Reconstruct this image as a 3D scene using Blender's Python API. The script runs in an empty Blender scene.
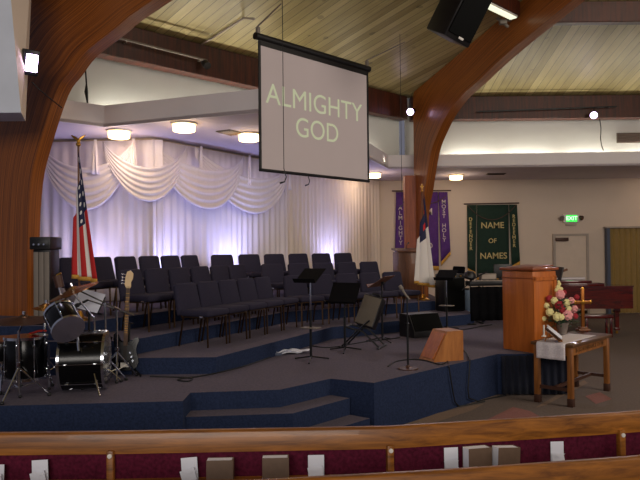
import bpy, bmesh, math, random
from mathutils import Vector, Matrix, Euler
random.seed(7)
SC = bpy.context.scene
COL = SC.collection
PI = math.pi
def R(d): return math.radians(d)

# ------------------------------------------------------------------ camera, world, light, exposure
EYE = Vector((0, 0, 1.93)); FPX = 660.0
PITCH = math.atan(10/660); ROLL = R(0.6)
FWD = Vector((0, math.cos(PITCH), math.sin(PITCH)))
_u0 = Vector((0, -math.sin(PITCH), math.cos(PITCH))); _r0 = Vector((1, 0, 0))
RGT = math.cos(ROLL)*_r0 - math.sin(ROLL)*_u0
UPV = math.sin(ROLL)*_r0 + math.cos(ROLL)*_u0
cam = bpy.data.cameras.new('camera'); cam.sensor_width = 36; cam.lens = FPX/640*36
cam.clip_end = 200
camo = bpy.data.objects.new('camera', cam); COL.objects.link(camo)
camo.matrix_world = Matrix(((RGT.x, UPV.x, -FWD.x, EYE.x), (RGT.y, UPV.y, -FWD.y, EYE.y), (RGT.z, UPV.z, -FWD.z, EYE.z), (0, 0, 0, 1)))
SC.camera = camo
w = bpy.data.worlds.new('world'); SC.world = w; w.use_nodes = True
w.node_tree.nodes['Background'].inputs[0].default_value = (0.80, 0.80, 1.0, 1)
w.node_tree.nodes['Background'].inputs[1].default_value = 0.16
SC.view_settings.view_transform = 'Standard'; SC.view_settings.look = 'None'
SC.view_settings.gamma = 1.0; SC.view_settings.use_curve_mapping = False
SC.view_settings.exposure = 0.0
def area(name, loc, target, sx, sy, power, col):
    l = bpy.data.lights.new(name, 'AREA'); l.shape = 'RECTANGLE'; l.size = sx; l.size_y = sy; l.energy = power; l.color = col
    o = bpy.data.objects.new(name, l); COL.objects.link(o); o.location = loc
    o.rotation_euler = (Vector(target)-Vector(loc)).to_track_quat('-Z', 'Y').to_euler(); return o
def point(name, loc, power, col, rad=.1):
    l = bpy.data.lights.new(name, 'POINT'); l.energy = power; l.color = col; l.shadow_soft_size = rad
    o = bpy.data.objects.new(name, l); COL.objects.link(o); o.location = loc; return o
def spot(name, loc, target, power, col, ang=60, blend=.6, rad=.05):
    l = bpy.data.lights.new(name, 'SPOT'); l.energy = power; l.color = col; l.spot_size = R(ang); l.spot_blend = blend; l.shadow_soft_size = rad
    o = bpy.data.objects.new(name, l); COL.objects.link(o); o.location = loc
    o.rotation_euler = (Vector(target)-Vector(loc)).to_track_quat('-Z', 'Y').to_euler(); return o
area('front_fill', (-1.5, -8.5, 4.6), (0.5, 9, 1.2), 8, 3, 720, (1.0, .92, .84))  # added fill lamp behind the camera; no window is built there
area('room_fill', (9.0, 3.2, 5.6), (1.5, 12.5, 2.6), 4, 4, 420, (1.0, .88, .76))  # added fill from the room side, aimed for brightness; no fitting modelled

# ------------------------------------------------------------------ helpers
def ray(px, py): return FWD + (px-320)/FPX*RGT - (py-240)/FPX*UPV
def at_z(px, py, z):
    d = ray(px, py); return EYE + d*((z-EYE.z)/d.z)
def at_y(px, py, y):
    d = ray(px, py); return EYE + d*(y/d.y)
def at_line(px, py, P, D):
    d = ray(px, py); n = Vector((D[1], -D[0], 0)); return EYE + d*((Vector((P[0], P[1], 0))-EYE).dot(n)/d.dot(n))

def lin(c):
    return tuple(((v/255)/12.92 if v/255 <= .04045 else ((v/255+.055)/1.055)**2.4) for v in c)
def nodes(name):
    m = bpy.data.materials.new(name); m.use_nodes = True
    return m, m.node_tree, m.node_tree.nodes['Principled BSDF']
def mat(name, rgb, rough=.6, metal=0.0, var=.12, scale=8.0, bump=0.0, spec=.5, emit=None, estr=0, stretch=(1,1,1), coat=0):
    """plain colour with a noise variation in object space"""
    m, t, b = nodes(name); c = lin(rgb)
    b.inputs['Roughness'].default_value = rough; b.inputs['Metallic'].default_value = metal
    b.inputs['Specular IOR Level'].default_value = spec; b.inputs['Coat Weight'].default_value = coat
    tc = t.nodes.new('ShaderNodeTexCoord'); mp = t.nodes.new('ShaderNodeMapping'); mp.inputs['Scale'].default_value = stretch
    nz = t.nodes.new('ShaderNodeTexNoise'); nz.inputs['Scale'].default_value = scale; nz.inputs['Detail'].default_value = 4
    t.links.new(tc.outputs['Object'], mp.inputs['Vector']); t.links.new(mp.outputs[0], nz.inputs['Vector'])
    rp = t.nodes.new('ShaderNodeValToRGB'); rp.color_ramp.elements[0].position = .3; rp.color_ramp.elements[1].position = .7
    rp.color_ramp.elements[0].color = (*[v*(1-var) for v in c], 1); rp.color_ramp.elements[1].color = (*[min(1, v*(1+var)) for v in c], 1)
    t.links.new(nz.outputs['Fac'], rp.inputs[0]); t.links.new(rp.outputs[0], b.inputs['Base Color'])
    if bump:
        bp = t.nodes.new('ShaderNodeBump'); bp.inputs['Strength'].default_value = bump; bp.inputs['Distance'].default_value = .01
        t.links.new(nz.outputs['Fac'], bp.inputs['Height']); t.links.new(bp.outputs[0], b.inputs['Normal'])
    if emit:
        b.inputs['Emission Color'].default_value = (*lin(emit), 1); b.inputs['Emission Strength'].default_value = estr
    return m
def wood(name, dark, light, rough=.4, stretch=(1, 1, 12), scale=3.0, uv=False, coat=0.1, dist=.6):
    m, t, b = nodes(name); N = t.nodes.new
    tc = N('ShaderNodeTexCoord'); mp = N('ShaderNodeMapping'); mp.inputs['Scale'].default_value = stretch
    t.links.new(tc.outputs['UV' if uv else 'Object'], mp.inputs['Vector'])
    nz = N('ShaderNodeTexNoise'); nz.inputs['Scale'].default_value = scale; nz.inputs['Detail'].default_value = 6; nz.inputs['Roughness'].default_value = .65
    nz.inputs['Distortion'].default_value = dist
    t.links.new(mp.outputs[0], nz.inputs['Vector'])
    rp = N('ShaderNodeValToRGB'); e = rp.color_ramp.elements
    e[0].position = .34; e[1].position = .66; e[0].color = (*lin(dark), 1); e[1].color = (*lin(light), 1)
    t.links.new(nz.outputs['Fac'], rp.inputs[0]); t.links.new(rp.outputs[0], b.inputs['Base Color'])
    b.inputs['Roughness'].default_value = rough; b.inputs['Coat Weight'].default_value = coat
    return m
def glow(name, rgb, s):
    m, t, b = nodes(name); b.inputs['Base Color'].default_value = (*lin(rgb), 1)
    b.inputs['Emission Color'].default_value = (*lin(rgb), 1); b.inputs['Emission Strength'].default_value = s
    return m

class MB:
    """collects shapes; build() links them as one mesh object"""
    def __init__(self): self.bm = bmesh.new(); self.uvl = None; self.mi = 0
    def _fin(self, faces, mi):
        for f in faces: f.material_index = self.mi if mi is None else mi
    def box(self, c, s, rot=None, bevel=0, seg=2, mi=None):
        M = Matrix.Translation(Vector(c))
        if rot is not None: M = M @ (rot.to_4x4() if isinstance(rot, Matrix) else Euler(rot).to_matrix().to_4x4())
        r = bmesh.ops.create_cube(self.bm, size=1, matrix=M @ Matrix.Diagonal((s[0], s[1], s[2], 1)))
        vs = r['verts']; fs = list({f for v in vs for f in v.link_faces})
        self._fin(fs, mi)
        if bevel:
            es = list({e for v in vs for e in v.link_edges})
            bmesh.ops.bevel(self.bm, geom=es, offset=bevel, segments=seg, affect='EDGES', profile=.5, clamp_overlap=True)
        return self
    def hexa(self, p, mi=None):
        """8 corners: bottom 4 then top 4"""
        v = [self.bm.verts.new(q) for q in p]
        fs = [self.bm.faces.new([v[i] for i in q]) for q in ((3,2,1,0),(4,5,6,7),(0,1,5,4),(1,2,6,5),(2,3,7,6),(3,0,4,7))]
        self._fin(fs, mi); return self
    def prism(self, poly, z0, z1, top=None, side=None, M=None):
        M = M or Matrix.Identity(4)
        a = [self.bm.verts.new(M @ Vector((x, y, z0))) for x, y in poly]; b = [self.bm.verts.new(M @ Vector((x, y, z1))) for x, y in poly]
        n = len(poly)
        self._fin([self.bm.faces.new(a[::-1]), self.bm.faces.new(b)], top)
        self._fin([self.bm.faces.new((a[i], a[(i+1) % n], b[(i+1) % n], b[i])) for i in range(n)], side)
        return self
    def tube(self, pts, r, n=8, mi=None, closed=False):
        pts = [Vector(p) for p in pts]; rs = r if isinstance(r, (list, tuple)) else [r]*len(pts)
        rings = []; ref = None
        for i, p in enumerate(pts):
            a = pts[max(0, i-1)]; b = pts[min(len(pts)-1, i+1)]
            if closed: a = pts[i-1]; b = pts[(i+1) % len(pts)]
            d = (b-a).normalized()
            if ref is None:
                ref = d.orthogonal().normalized()
            ref = (ref - d*ref.dot(d))
            if ref.length < 1e-6: ref = d.orthogonal()
            ref.normalize(); q = d.cross(ref)
            rings.append([self.bm.verts.new(p + rs[i]*(math.cos(2*PI*k/n+PI/n)*ref + math.sin(2*PI*k/n+PI/n)*q)) for k in range(n)])
        fs = []
        m = len(rings)
        for i in range(m if closed else m-1):
            A = rings[i]; B = rings[(i+1) % m]
            for k in range(n): fs.append(self.bm.faces.new((A[k], A[(k+1) % n], B[(k+1) % n], B[k])))
        if not closed:
            fs.append(self.bm.faces.new(rings[0][::-1])); fs.append(self.bm.faces.new(rings[-1]))
        self._fin(fs, mi); return self
    def lathe(self, prof, n=24, M=None, mi=None):
        M = M or Matrix.Identity(4); rings = []; fs = []
        for r, z in prof:
            if r < 1e-5: rings.append([self.bm.verts.new(M @ Vector((0, 0, z)))])
            else: rings.append([self.bm.verts.new(M @ Vector((r*math.cos(2*PI*k/n), r*math.sin(2*PI*k/n), z))) for k in range(n)])
        for A, B in zip(rings, rings[1:]):
            for k in range(n):
                q = (k+1) % n
                if len(A) == 1 and len(B) == 1: continue
                if len(A) == 1: fs.append(self.bm.faces.new((A[0], B[q], B[k])))
                elif len(B) == 1: fs.append(self.bm.faces.new((A[k], A[q], B[0])))
                else: fs.append(self.bm.faces.new((A[k], A[q], B[q], B[k])))
        if len(rings[0]) > 1: fs.append(self.bm.faces.new(rings[0][::-1]))
        if len(rings[-1]) > 1: fs.append(self.bm.faces.new(rings[-1]))
        self._fin(fs, mi); return self
    def sheet(self, fn, nu, nv, mi=None, uv=True):
        if uv and self.uvl is None: self.uvl = self.bm.loops.layers.uv.new('UVMap')
        g = [[self.bm.verts.new(fn(i/nu, j/nv)) for j in range(nv+1)] for i in range(nu+1)]; fs = []
        for i in range(nu):
            for j in range(nv):
                f = self.bm.faces.new((g[i][j], g[i+1][j], g[i+1][j+1], g[i][j+1])); fs.append(f)
                if uv:
                    for lp, (a, b) in zip(f.loops, ((i, j), (i+1, j), (i+1, j+1), (i, j+1))): lp[self.uvl].uv = (a/nu, b/nv)
        self._fin(fs, mi); return self
    def ball(self, c, r, sub=2, sc=(1, 1, 1), mi=None):
        x = bmesh.ops.create_icosphere(self.bm, subdivisions=sub, radius=1, matrix=Matrix.Translation(Vector(c)) @ Matrix.Diagonal((r*sc[0], r*sc[1], r*sc[2], 1)))
        self._fin(list({f for v in x['verts'] for f in v.link_faces}), mi); return self
    def build(self, name, mats, parent=None, smooth=True, ang=32, thick=0, fix=True):
        if fix: bmesh.ops.recalc_face_normals(self.bm, faces=self.bm.faces[:])
        me = bpy.data.meshes.new(name); self.bm.to_mesh(me); self.bm.free()
        for m in (mats if isinstance(mats, (list, tuple)) else [mats]): me.materials.append(m)
        if smooth:
            me.polygons.foreach_set('use_smooth', [True]*len(me.polygons)); me.set_sharp_from_angle(angle=R(ang))
        o = bpy.data.objects.new(name, me); COL.objects.link(o)
        if parent is not None: o.parent = parent
        if thick:
            s = o.modifiers.new('thickness', 'SOLIDIFY'); s.thickness = thick; s.offset = 0
        return o
def tag(o, label, cat, group=None):
    o['label'] = label; o['category'] = cat
    if group: o['group'] = group
    return o
def thing(name, label, cat, loc=(0, 0, 0), rotz=0, group=None):
    o = bpy.data.objects.new(name, None); COL.objects.link(o); o.empty_display_size = .1
    o.location = loc; o.rotation_euler = (0, 0, rotz); return tag(o, label, cat, group)
def struct(o): o['kind'] = 'structure'; return o
def dup(o, parent=None):
    c = o.copy(); COL.objects.link(c)
    if parent is not None: c.parent = parent
    for ch in list(o.children): dup(ch, c)
    return c
def text(name, body, size, m, loc, rot, parent=None, ext=.002, align='CENTER', sx=1, vertical=False, space=1.0, bold=0):
    cu = bpy.data.curves.new(name, 'FONT'); cu.body = '\n'.join(body) if vertical else body
    cu.size = size; cu.align_x = align; cu.align_y = 'CENTER'; cu.extrude = ext; cu.space_line = .86 if vertical else 1; cu.space_character = space; cu.offset = bold
    tmp = bpy.data.objects.new(name, cu); COL.objects.link(tmp)
    dg = bpy.context.evaluated_depsgraph_get(); me = bpy.data.meshes.new_from_object(tmp.evaluated_get(dg))
    bpy.data.objects.remove(tmp); bpy.data.curves.remove(cu)
    me.name = name; me.materials.clear(); me.materials.append(m)
    o = bpy.data.objects.new(name, me); COL.objects.link(o)
    if parent is not None: o.parent = parent
    o.location = loc; o.rotation_euler = rot; o.scale = (sx, 1, 1); return o
def basis(x, y, z, loc=(0, 0, 0)):
    M = Matrix(((x[0], y[0], z[0], loc[0]), (x[1], y[1], z[1], loc[1]), (x[2], y[2], z[2], loc[2]), (0, 0, 0, 1))); return M
def along(p, d):
    """matrix at p with local z along d"""
    return Matrix.Translation(Vector(p)) @ Vector(d).to_track_quat('Z', 'Y').to_matrix().to_4x4()

# ------------------------------------------------------------------ materials
M = {}
M['arch'] = wood('glulam_wood', (88, 43, 14), (178, 102, 38), .38, (.22, 15, 1), 3.2, uv=True, dist=.12)
M['beam'] = wood('dark_beam_wood', (46, 19, 9), (86, 37, 17), .5, (.5, .5, 7), 2.5)
M['post'] = wood('post_wood', (130, 60, 30), (165, 84, 44), .5, (8, 8, .6), 2.5)
M['oak'] = wood('pew_oak', (102, 58, 16), (164, 102, 34), .42, (.9, 9, 14), 2.2, coat=.08)
M['lectern'] = wood('lectern_oak', (160, 84, 26), (190, 106, 38), .42, (7, 7, .5), 2.0)
M['lectern_dark'] = wood('lectern_cap_oak', (112, 54, 20), (145, 74, 30), .4, (1, 7, 7), 2.0)
M['tablewood'] = wood('table_oak', (112, 66, 26), (158, 100, 44), .4, (6, 6, .7), 2.5)
M['tabletop'] = wood('table_top_oak', (70, 44, 22), (104, 70, 36), .3, (1, 8, 8), 2.5, coat=.3)
M['podium'] = wood('podium_walnut', (92, 54, 30), (122, 74, 42), .5, (6, 6, .6), 2.0)
M['mahog'] = wood('piano_mahogany', (58, 10, 8), (98, 22, 14), .22, (1, 6, 6), 2.0, coat=.6)
M['wedgewood'] = wood('monitor_plywood', (140, 82, 34), (178, 114, 54), .5, (6, 6, 1), 2.0)
M['wall'] = mat('wall_paint', (212, 194, 176), .85, var=.03, scale=1.2)
M['uwall'] = mat('upper_wall_paint', (200, 200, 194), .85, var=.03, scale=1.2)
M['fascia'] = mat('fascia_paint', (228, 222, 222), .8, var=.03, scale=1.5)
M['soffit'] = mat('soffit_paint', (212, 198, 204), .85, var=.03, scale=1.5)
M['curtain'] = mat('sheer_curtain_fabric', (236, 226, 228), .8, var=.03, scale=3, stretch=(6, 6, .5))
M['curtain_b'] = mat('ivory_curtain_fabric', (232, 216, 200), .8, var=.05, scale=3, stretch=(6, 6, .5))
M['carpet'] = mat('stage_carpet', (100, 93, 104), .95, var=.16, scale=40, bump=.4, spec=.1)
M['navy'] = mat('stage_face_carpet', (40, 50, 76), .95, var=.22, scale=45, bump=.4, spec=.1)
M['floorc'] = mat('sanctuary_carpet', (110, 98, 92), .95, var=.12, scale=35, bump=.3, spec=.1)
M['salmon'] = mat('salmon_carpet', (140, 98, 92), .95, var=.1, scale=35, bump=.3, spec=.1)
M['tan'] = mat('tan_carpet', (132, 112, 98), .95, var=.1, scale=35, bump=.3, spec=.1)
M['chairf'] = mat('chair_fabric', (47, 44, 60), .9, var=.14, scale=60, bump=.2, spec=.2)
M['bronze'] = mat('chair_bronze_metal', (88, 66, 48), .3, 1.0, var=.05)
M['matte'] = mat('matt_black_metal', (15, 14, 16), .9, 0, var=.05, spec=.1)
M['chrome'] = mat('chrome', (215, 218, 225), .14, 1.0, var=.02)
M['blackm'] = mat('black_metal', (22, 22, 24), .4, .3, var=.05)
M['black'] = mat('black_plastic', (18, 17, 19), .45, 0, var=.08)
M['blackgl'] = mat('black_lacquer', (7, 7, 9), .22, 0, var=.02, spec=.3)
M['blackcloth'] = mat('black_cloth', (13, 13, 16), .95, 0, var=.2, scale=20, spec=.1)
M['grille'] = mat('speaker_grille', (12, 13, 13), .85, 0, var=.3, scale=150, bump=.2, spec=.15)
M['grey'] = mat('grey_paint', (120, 110, 100), .6, var=.05)
M['greyblue'] = mat('grey_blue_panel', (214, 220, 232), .6, var=.05, scale=3)
M['white'] = mat('white_enamel', (225, 222, 215), .5, var=.03)
M['paper'] = mat('white_paper', (228, 230, 240), .8, var=.02)
M['gold'] = mat('gold_metal', (190, 140, 60), .3, 1.0, var=.05)
M['brass'] = mat('dark_brass', (150, 92, 40), .4, .8, var=.08)
M['goldf'] = mat('gold_fringe', (196, 146, 60), .8, var=.2, scale=60)
M['bronzecym'] = mat('cymbal_bronze', (178, 128, 58), .25, 1.0, var=.15, scale=5)
M['burg'] = mat('pew_burgundy_fabric', (84, 22, 44), .9, var=.35, scale=55, spec=.15)
M['book'] = mat('hymnal_brown_cover', (104, 82, 66), .6, var=.08, scale=30)
M['purple'] = mat('purple_banner_cloth', (84, 44, 120), .85, var=.1, scale=12)
M['green'] = mat('green_banner_cloth', (18, 46, 34), .85, var=.1, scale=12)
M['goldt'] = mat('gold_lettering', (200, 180, 120), .6, var=.05)
M['pale'] = mat('pale_lettering', (206, 190, 190), .6, var=.05)
M['olive'] = mat('olive_vinyl', (150, 122, 66), .55, var=.05)
M['door'] = mat('door_paint', (212, 194, 176), .7, var=.03)
M['jamb'] = mat('jamb_blue_grey', (70, 78, 98), .5, var=.05)
M['frame'] = mat('door_frame_grey', (166, 152, 140), .6, var=.05)
M['brownm'] = mat('brown_metal', (70, 42, 30), .5, .2, var=.05)
M['ebony'] = mat('rosewood', (84, 58, 40), .5, var=.2, scale=20)
M['cream'] = mat('maple_headstock', (214, 178, 122), .4, var=.06)
M['drumhead'] = mat('clear_drum_head', (205, 200, 192), .4, var=.05)
M['red'] = mat('red_cloth', (180, 30, 20), .8, var=.1)
M['lamp_w'] = glow('warm_lamp_glass', (255, 214, 150), 6.0)
M['lamp_v'] = glow('spot_lens', (232, 205, 255), 14.0)
M['tube'] = glow('fluorescent_tube', (255, 240, 205), 3.0)
M['strip'] = glow('strip_light_diffuser', (240, 244, 214), 1.1)
M['scrn'] = mat('projection_screen_fabric', (186, 174, 174), .9, var=.02, scale=2, emit=(176, 160, 156), estr=.10)
M['scrt'] = mat('projected_letters', (208, 216, 188), .9, var=.02, emit=(200, 215, 180), estr=.18)
M['exit'] = glow('exit_sign_green', (40, 225, 70), 1.3)
M['exitl'] = glow('exit_sign_letters', (200, 255, 205), 1.6)
M['leaf'] = mat('leaf_green', (38, 66, 40), .6, var=.3, scale=20)
M['pink'] = mat('pink_petals', (226, 150, 150), .7, var=.1, scale=30)
M['crim'] = mat('red_petals', (150, 22, 36), .7, var=.15, scale=30)
M['yel'] = mat('cream_petals', (226, 214, 150), .7, var=.1, scale=30)
M['stone'] = mat('grey_vase', (112, 100, 92), .5, var=.1)
M['lace'] = mat('white_lace_cloth', (214, 206, 208), .85, var=.12, scale=60, bump=.4)
M['cable'] = mat('cable_black', (14, 14, 16), .6, var=.02)
M['vent'] = mat('vent_metal', (96, 88, 76), .6, .2, var=.05)
M['bluegrey'] = mat('pale_blue_plastic', (120, 142, 168), .6, var=.1)
M['ampgrey'] = mat('amp_grille_cloth', (92, 84, 74), .85, var=.12, scale=80)

def planks():
    m, t, b = nodes('ceiling_pine_planks'); N = t.nodes.new; K = t.links.new
    tc = N('ShaderNodeTexCoord'); sp = N('ShaderNodeSeparateXYZ'); K(tc.outputs['Object'], sp.inputs[0])
    def mth(op, a, b_=None):
        n = N('ShaderNodeMath'); n.operation = op
        for i, v in enumerate((a, b_)):
            if v is None: continue
            if isinstance(v, (int, float)): n.inputs[i].default_value = v
            else: K(v, n.inputs[i])
        return n.outputs[0]
    s = mth('MULTIPLY', sp.outputs[0], 1/.19); fl = mth('FLOOR', s); fr = mth('FRACT', s)
    wn = N('ShaderNodeTexWhiteNoise'); wn.noise_dimensions = '1D'; K(fl, wn.inputs['W'])
    mp = N('ShaderNodeMapping'); mp.inputs['Scale'].default_value = (9, .7, 9); K(tc.outputs['Object'], mp.inputs[0])
    nz = N('ShaderNodeTexNoise'); nz.inputs['Scale'].default_value = 2.2; nz.inputs['Detail'].default_value = 6; K(mp.outputs[0], nz.inputs['Vector'])
    kn = N('ShaderNodeTexNoise'); kn.inputs['Scale'].default_value = 3.4; kn.inputs['Detail'].default_value = 1; K(tc.outputs['Object'], kn.inputs['Vector'])
    knot = mth('GREATER_THAN', kn.outputs['Fac'], .735)
    v = mth('ADD', mth('MULTIPLY', wn.outputs['Value'], .5), mth('MULTIPLY', nz.outputs['Fac'], .7))
    rp = N('ShaderNodeValToRGB'); e = rp.color_ramp.elements
    e[0].position = .25; e[0].color = (*lin((142, 126, 76)), 1); e[1].position = .95; e[1].color = (*lin((198, 182, 128)), 1); K(v, rp.inputs[0])
    seam = mth('LESS_THAN', mth('ABSOLUTE', mth('SUBTRACT', fr, .5)), .465)
    k = mth('SUBTRACT', mth('ADD', mth('MULTIPLY', seam, .72), .28), mth('MULTIPLY', knot, .35))
    mx = N('ShaderNodeVectorMath'); mx.operation = 'SCALE'; K(rp.outputs[0], mx.inputs[0]); K(k, mx.inputs['Scale'])
    K(mx.outputs[0], b.inputs['Base Color']); b.inputs['Roughness'].default_value = .42
    return m
M['planks'] = planks()
def flag_mat(kind):
    m, t, b = nodes(kind+'_flag_cloth'); N = t.nodes.new; K = t.links.new
    uv = N('ShaderNodeTexCoord'); sp = N('ShaderNodeSeparateXYZ'); K(uv.outputs['UV'], sp.inputs[0])
    def mth(op, a, b_=None):
        n = N('ShaderNodeMath'); n.operation = op
        for i, v in enumerate((a, b_)):
            if v is None: continue
            if isinstance(v, (int, float)): n.inputs[i].default_value = v
            else: K(v, n.inputs[i])
        return n.outputs[0]
    def mix(f, a, c):
        n = N('ShaderNodeMix'); n.data_type = 'RGBA'; K(f, n.inputs[0])
        for i, v in ((6, a), (7, c)):
            if isinstance(v, tuple): n.inputs[i].default_value = (*v, 1)
            else: K(v, n.inputs[i])
        return n.outputs[2]
    U, V = sp.outputs[0], sp.outputs[1]
    blue, red, white = lin((26, 28, 66)), lin((190, 30, 30)), lin((226, 220, 214))
    if kind == 'striped':
        st = mth('LESS_THAN', mth('FRACT', mth('MULTIPLY', V, 6.5)), .5)
        c = mix(st, white, red)
        can = mth('MULTIPLY', mth('LESS_THAN', U, .46), mth('LESS_THAN', V, .54))
        dx = mth('SUBTRACT', mth('FRACT', mth('MULTIPLY', U, 11)), .5); dy = mth('SUBTRACT', mth('FRACT', mth('MULTIPLY', V, 9.3)), .5)
        star = mth('LESS_THAN', mth('ADD', mth('MULTIPLY', dx, dx), mth('MULTIPLY', dy, dy)), .045)
        c = mix(can, c, mix(star, blue, white))
    else:
        can = mth('MULTIPLY', mth('LESS_THAN', U, .36), mth('LESS_THAN', V, .75))
        cr = mth('MAXIMUM', mth('MULTIPLY', mth('LESS_THAN', mth('ABSOLUTE', mth('SUBTRACT', V, .3)), .07), mth('LESS_THAN', mth('ABSOLUTE', mth('SUBTRACT', U, .22)), .14)),
                 mth('MULTIPLY', mth('LESS_THAN', mth('ABSOLUTE', mth('SUBTRACT', U, .18)), .045), mth('LESS_THAN', mth('ABSOLUTE', mth('SUBTRACT', V, .3)), .2)))
        c = mix(can, white, mix(cr, blue, lin((200, 30, 30))))
    K(c, b.inputs['Base Color']); b.inputs['Roughness'].default_value = .75
    return m
M['usflag'] = flag_mat('striped'); M['cflag'] = flag_mat('cross')

# ------------------------------------------------------------------ layout constants
ZS = .53                                   # stage floor
ZR = (.72, .90, 1.07)                      # the three choir risers
D1 = Vector((.438, .899)); N1 = Vector((-.899, .438))
D2 = Vector((.819, .574)); N2 = Vector((-.574, .819))
A1 = Vector((-1.2, 7.55)); A2 = A1+3.15*D1; A3 = A2+3.25*D2
ZC = 3.93                                  # soffit over the alcove
FR = Vector((2.2, 16.6)); SIDE = 10.2; UL = Vector((.70711, .70711)); FL = FR-SIDE*UL
CC = Vector((FR.x+SIDE/2, FR.y-SIDE*1.2071)); SLOPE = .224; ZB0, ZB1 = 5.16, 5.74
K0, K1, K2 = Vector((-5.6, 11.8)), Vector((-2.95, 11.6)), Vector((1.75, 19.25)); WY = 19.25

# ------------------------------------------------------------------ floor, stage, risers
b = MB()
b.prism([(-9, -3), (16, -3), (16, 21), (-9, 21)], -.1, 0, 0, 0)
def patch(pix, mi):
    q = [at_z(x, y, .003) for x, y in pix]
    f = b.bm.faces.new([b.bm.verts.new(v) for v in q]); f.material_index = mi
    if f.normal.z < 0: f.normal_flip()
patch([(478, 428), (484, 421), (513, 407), (530, 411), (548, 421), (556, 432)], 1)
patch([(395, 428), (438, 413), (470, 406), (484, 404), (470, 411), (430, 424)], 2)
patch([(535, 408), (541, 404), (584, 380), (588, 383), (546, 405)], 2)
patch([(585, 396), (600, 392), (612, 399), (596, 404)], 1)
struct(b.build('floor', [M['floorc'], M['salmon'], M['tan']], smooth=False, fix=False))

LS = [(-9, 6.02), (-3.0, 6.08), (-1.30, 6.20)]
steps = [(-1.30, 6.56), (-.42, 6.66), (.10, 7.20)]
b = MB(); b.prism(LS + steps + [(.55, 6.95), (2.33, 8.75), (3.25, 8.72), (3.3, 10.6), (3.9, 11.2), (3.9, WY), (-9, WY)], 0, ZS, 0, 1)
struct(b.build('stage', [M['carpet'], M['navy']], smooth=False))
b = MB()
for k, z in ((1, .353), (2, .177)):
    e = .25*k
    b.prism([(-1.299, 6.56-e), (-.36+.08*k, 6.66-e), (.10+.2*k, 7.2-.16*k), (.10, 7.2), (-.42, 6.66), (-1.299, 6.56)], 0, z, 0, 1)
struct(b.build('stage_steps', [M['carpet'], M['navy']], smooth=False))
def isect(P, D, Q, E_):
    t = ((Q.x-P.x)*E_.y-(Q.y-P.y)*E_.x)/(D.x*E_.y-D.y*E_.x); return P+t*D
for i, z in enumerate(ZR):
    o = (0, 1.0, 1.8)[i]
    c = isect(A1+o*N1, D1, A2+o*N2, D2); st = A1+o*N1; st = isect(st, D1, Vector((0, 7.55+.12*i)), Vector((1, 0)))
    en = A3+o*N2-D2*(0, .0, .84)[i]
    poly = [(-5.4, 7.55+.12*i), tuple(st), tuple(c), tuple(en), (en.x+(.1, .08, -.2)[i], WY-.02), (K2.x, WY-.02), tuple(K1), (-5.4, 11.7)]
    b = MB(); b.prism(poly, ZS if i == 0 else ZR[i-1], z, 0, 1)
    struct(b.build('floor_riser_%d' % (i+1), [M['carpet'], M['navy']], smooth=False))

# ------------------------------------------------------------------ walls, soffit, fascia, beams
def wallseg(b, P, Q, z0, z1, t=.12, mi=None):
    P, Q = Vector(P), Vector(Q); d = (Q-P).normalized(); n = Vector((-d.y, d.x))*t
    b.prism([tuple(P), tuple(Q), tuple(Q+n), tuple(P+n)], z0, z1, mi, mi); return b
b = MB(); wallseg(b, K0, K1, 0, ZC+.02); wallseg(b, K1, K2, 0, ZC+.02)
struct(b.build('wall_left', M['wall'], smooth=False))
struct(wallseg(MB(), K2, (16, WY), 0, ZC+.02).build('wall_back', M['wall'], smooth=False))
FP = [Vector(v) for v in ((-5.6, 9.0), (-3.94, 10.02), (-3.42, 10.5), (-.85, 9.5), (1.14, 14.6), (1.72, 16.35), (2.4, 16.38), (16, 15.9))]
b = MB(); b.prism([tuple(p) for p in FP]+[(16, WY+.1), (K2.x-.1, WY+.1), (K1.x-.1, K1.y+.1), (K0.x, K0.y+.1)], ZC, ZC+.05)
struct(b.build('ceiling_alcove', M['soffit'], smooth=False))
b = MB()
for P, Q in zip(FP, FP[1:]): wallseg(b, P, Q, ZC-.001, ZC+.34, .05)
struct(b.build('trim_fascia', M['fascia'], smooth=False))
# upper walls above the cove, on the octagon sides
struct(wallseg(MB(), FL+.22*Vector((-.7071, .7071)), FR+.22*Vector((-.7071, .7071)), ZC+.05, ZB1+.1, .1).build('wall_upper_left', M['uwall'], smooth=False))
struct(wallseg(MB(), (FR.x, FR.y+.22), (FR.x+SIDE, FR.y+.22), ZC+.05, ZB1+.1, .1).build('wall_upper_right', M['uwall'], smooth=False))
def beam(name, P, Q, z0, z1, t):
    P, Q = Vector(P), Vector(Q); L = (Q-P).length
    bb = MB(); bb.box((0, 0, 0), (t, z1-z0, L), bevel=.012, seg=1)
    o = bb.build(name, M['beam']); d = (Q-P).normalized()
    o.matrix_world = basis((-d.y, d.x, 0), (0, 0, 1), (d.x, d.y, 0), ((P.x+Q.x)/2, (P.y+Q.y)/2, (z0+z1)/2)); return struct(o)
beam('beam_left', FL+UL*.1, FR-UL*.1, ZB0, ZB1, .26); beam('beam_right', FR+Vector((.1, 0)), FR+Vector((SIDE, 0)), ZB0, ZB1, .26)
def trimstrip(name, P, Q, nrm):
    b = MB(); wallseg(b, Vector(P)+nrm*.15, Vector(Q)+nrm*.15, ZB1-.06, ZB1-.02, -.05); return struct(b.build(name, M['beam'], smooth=False))
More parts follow.
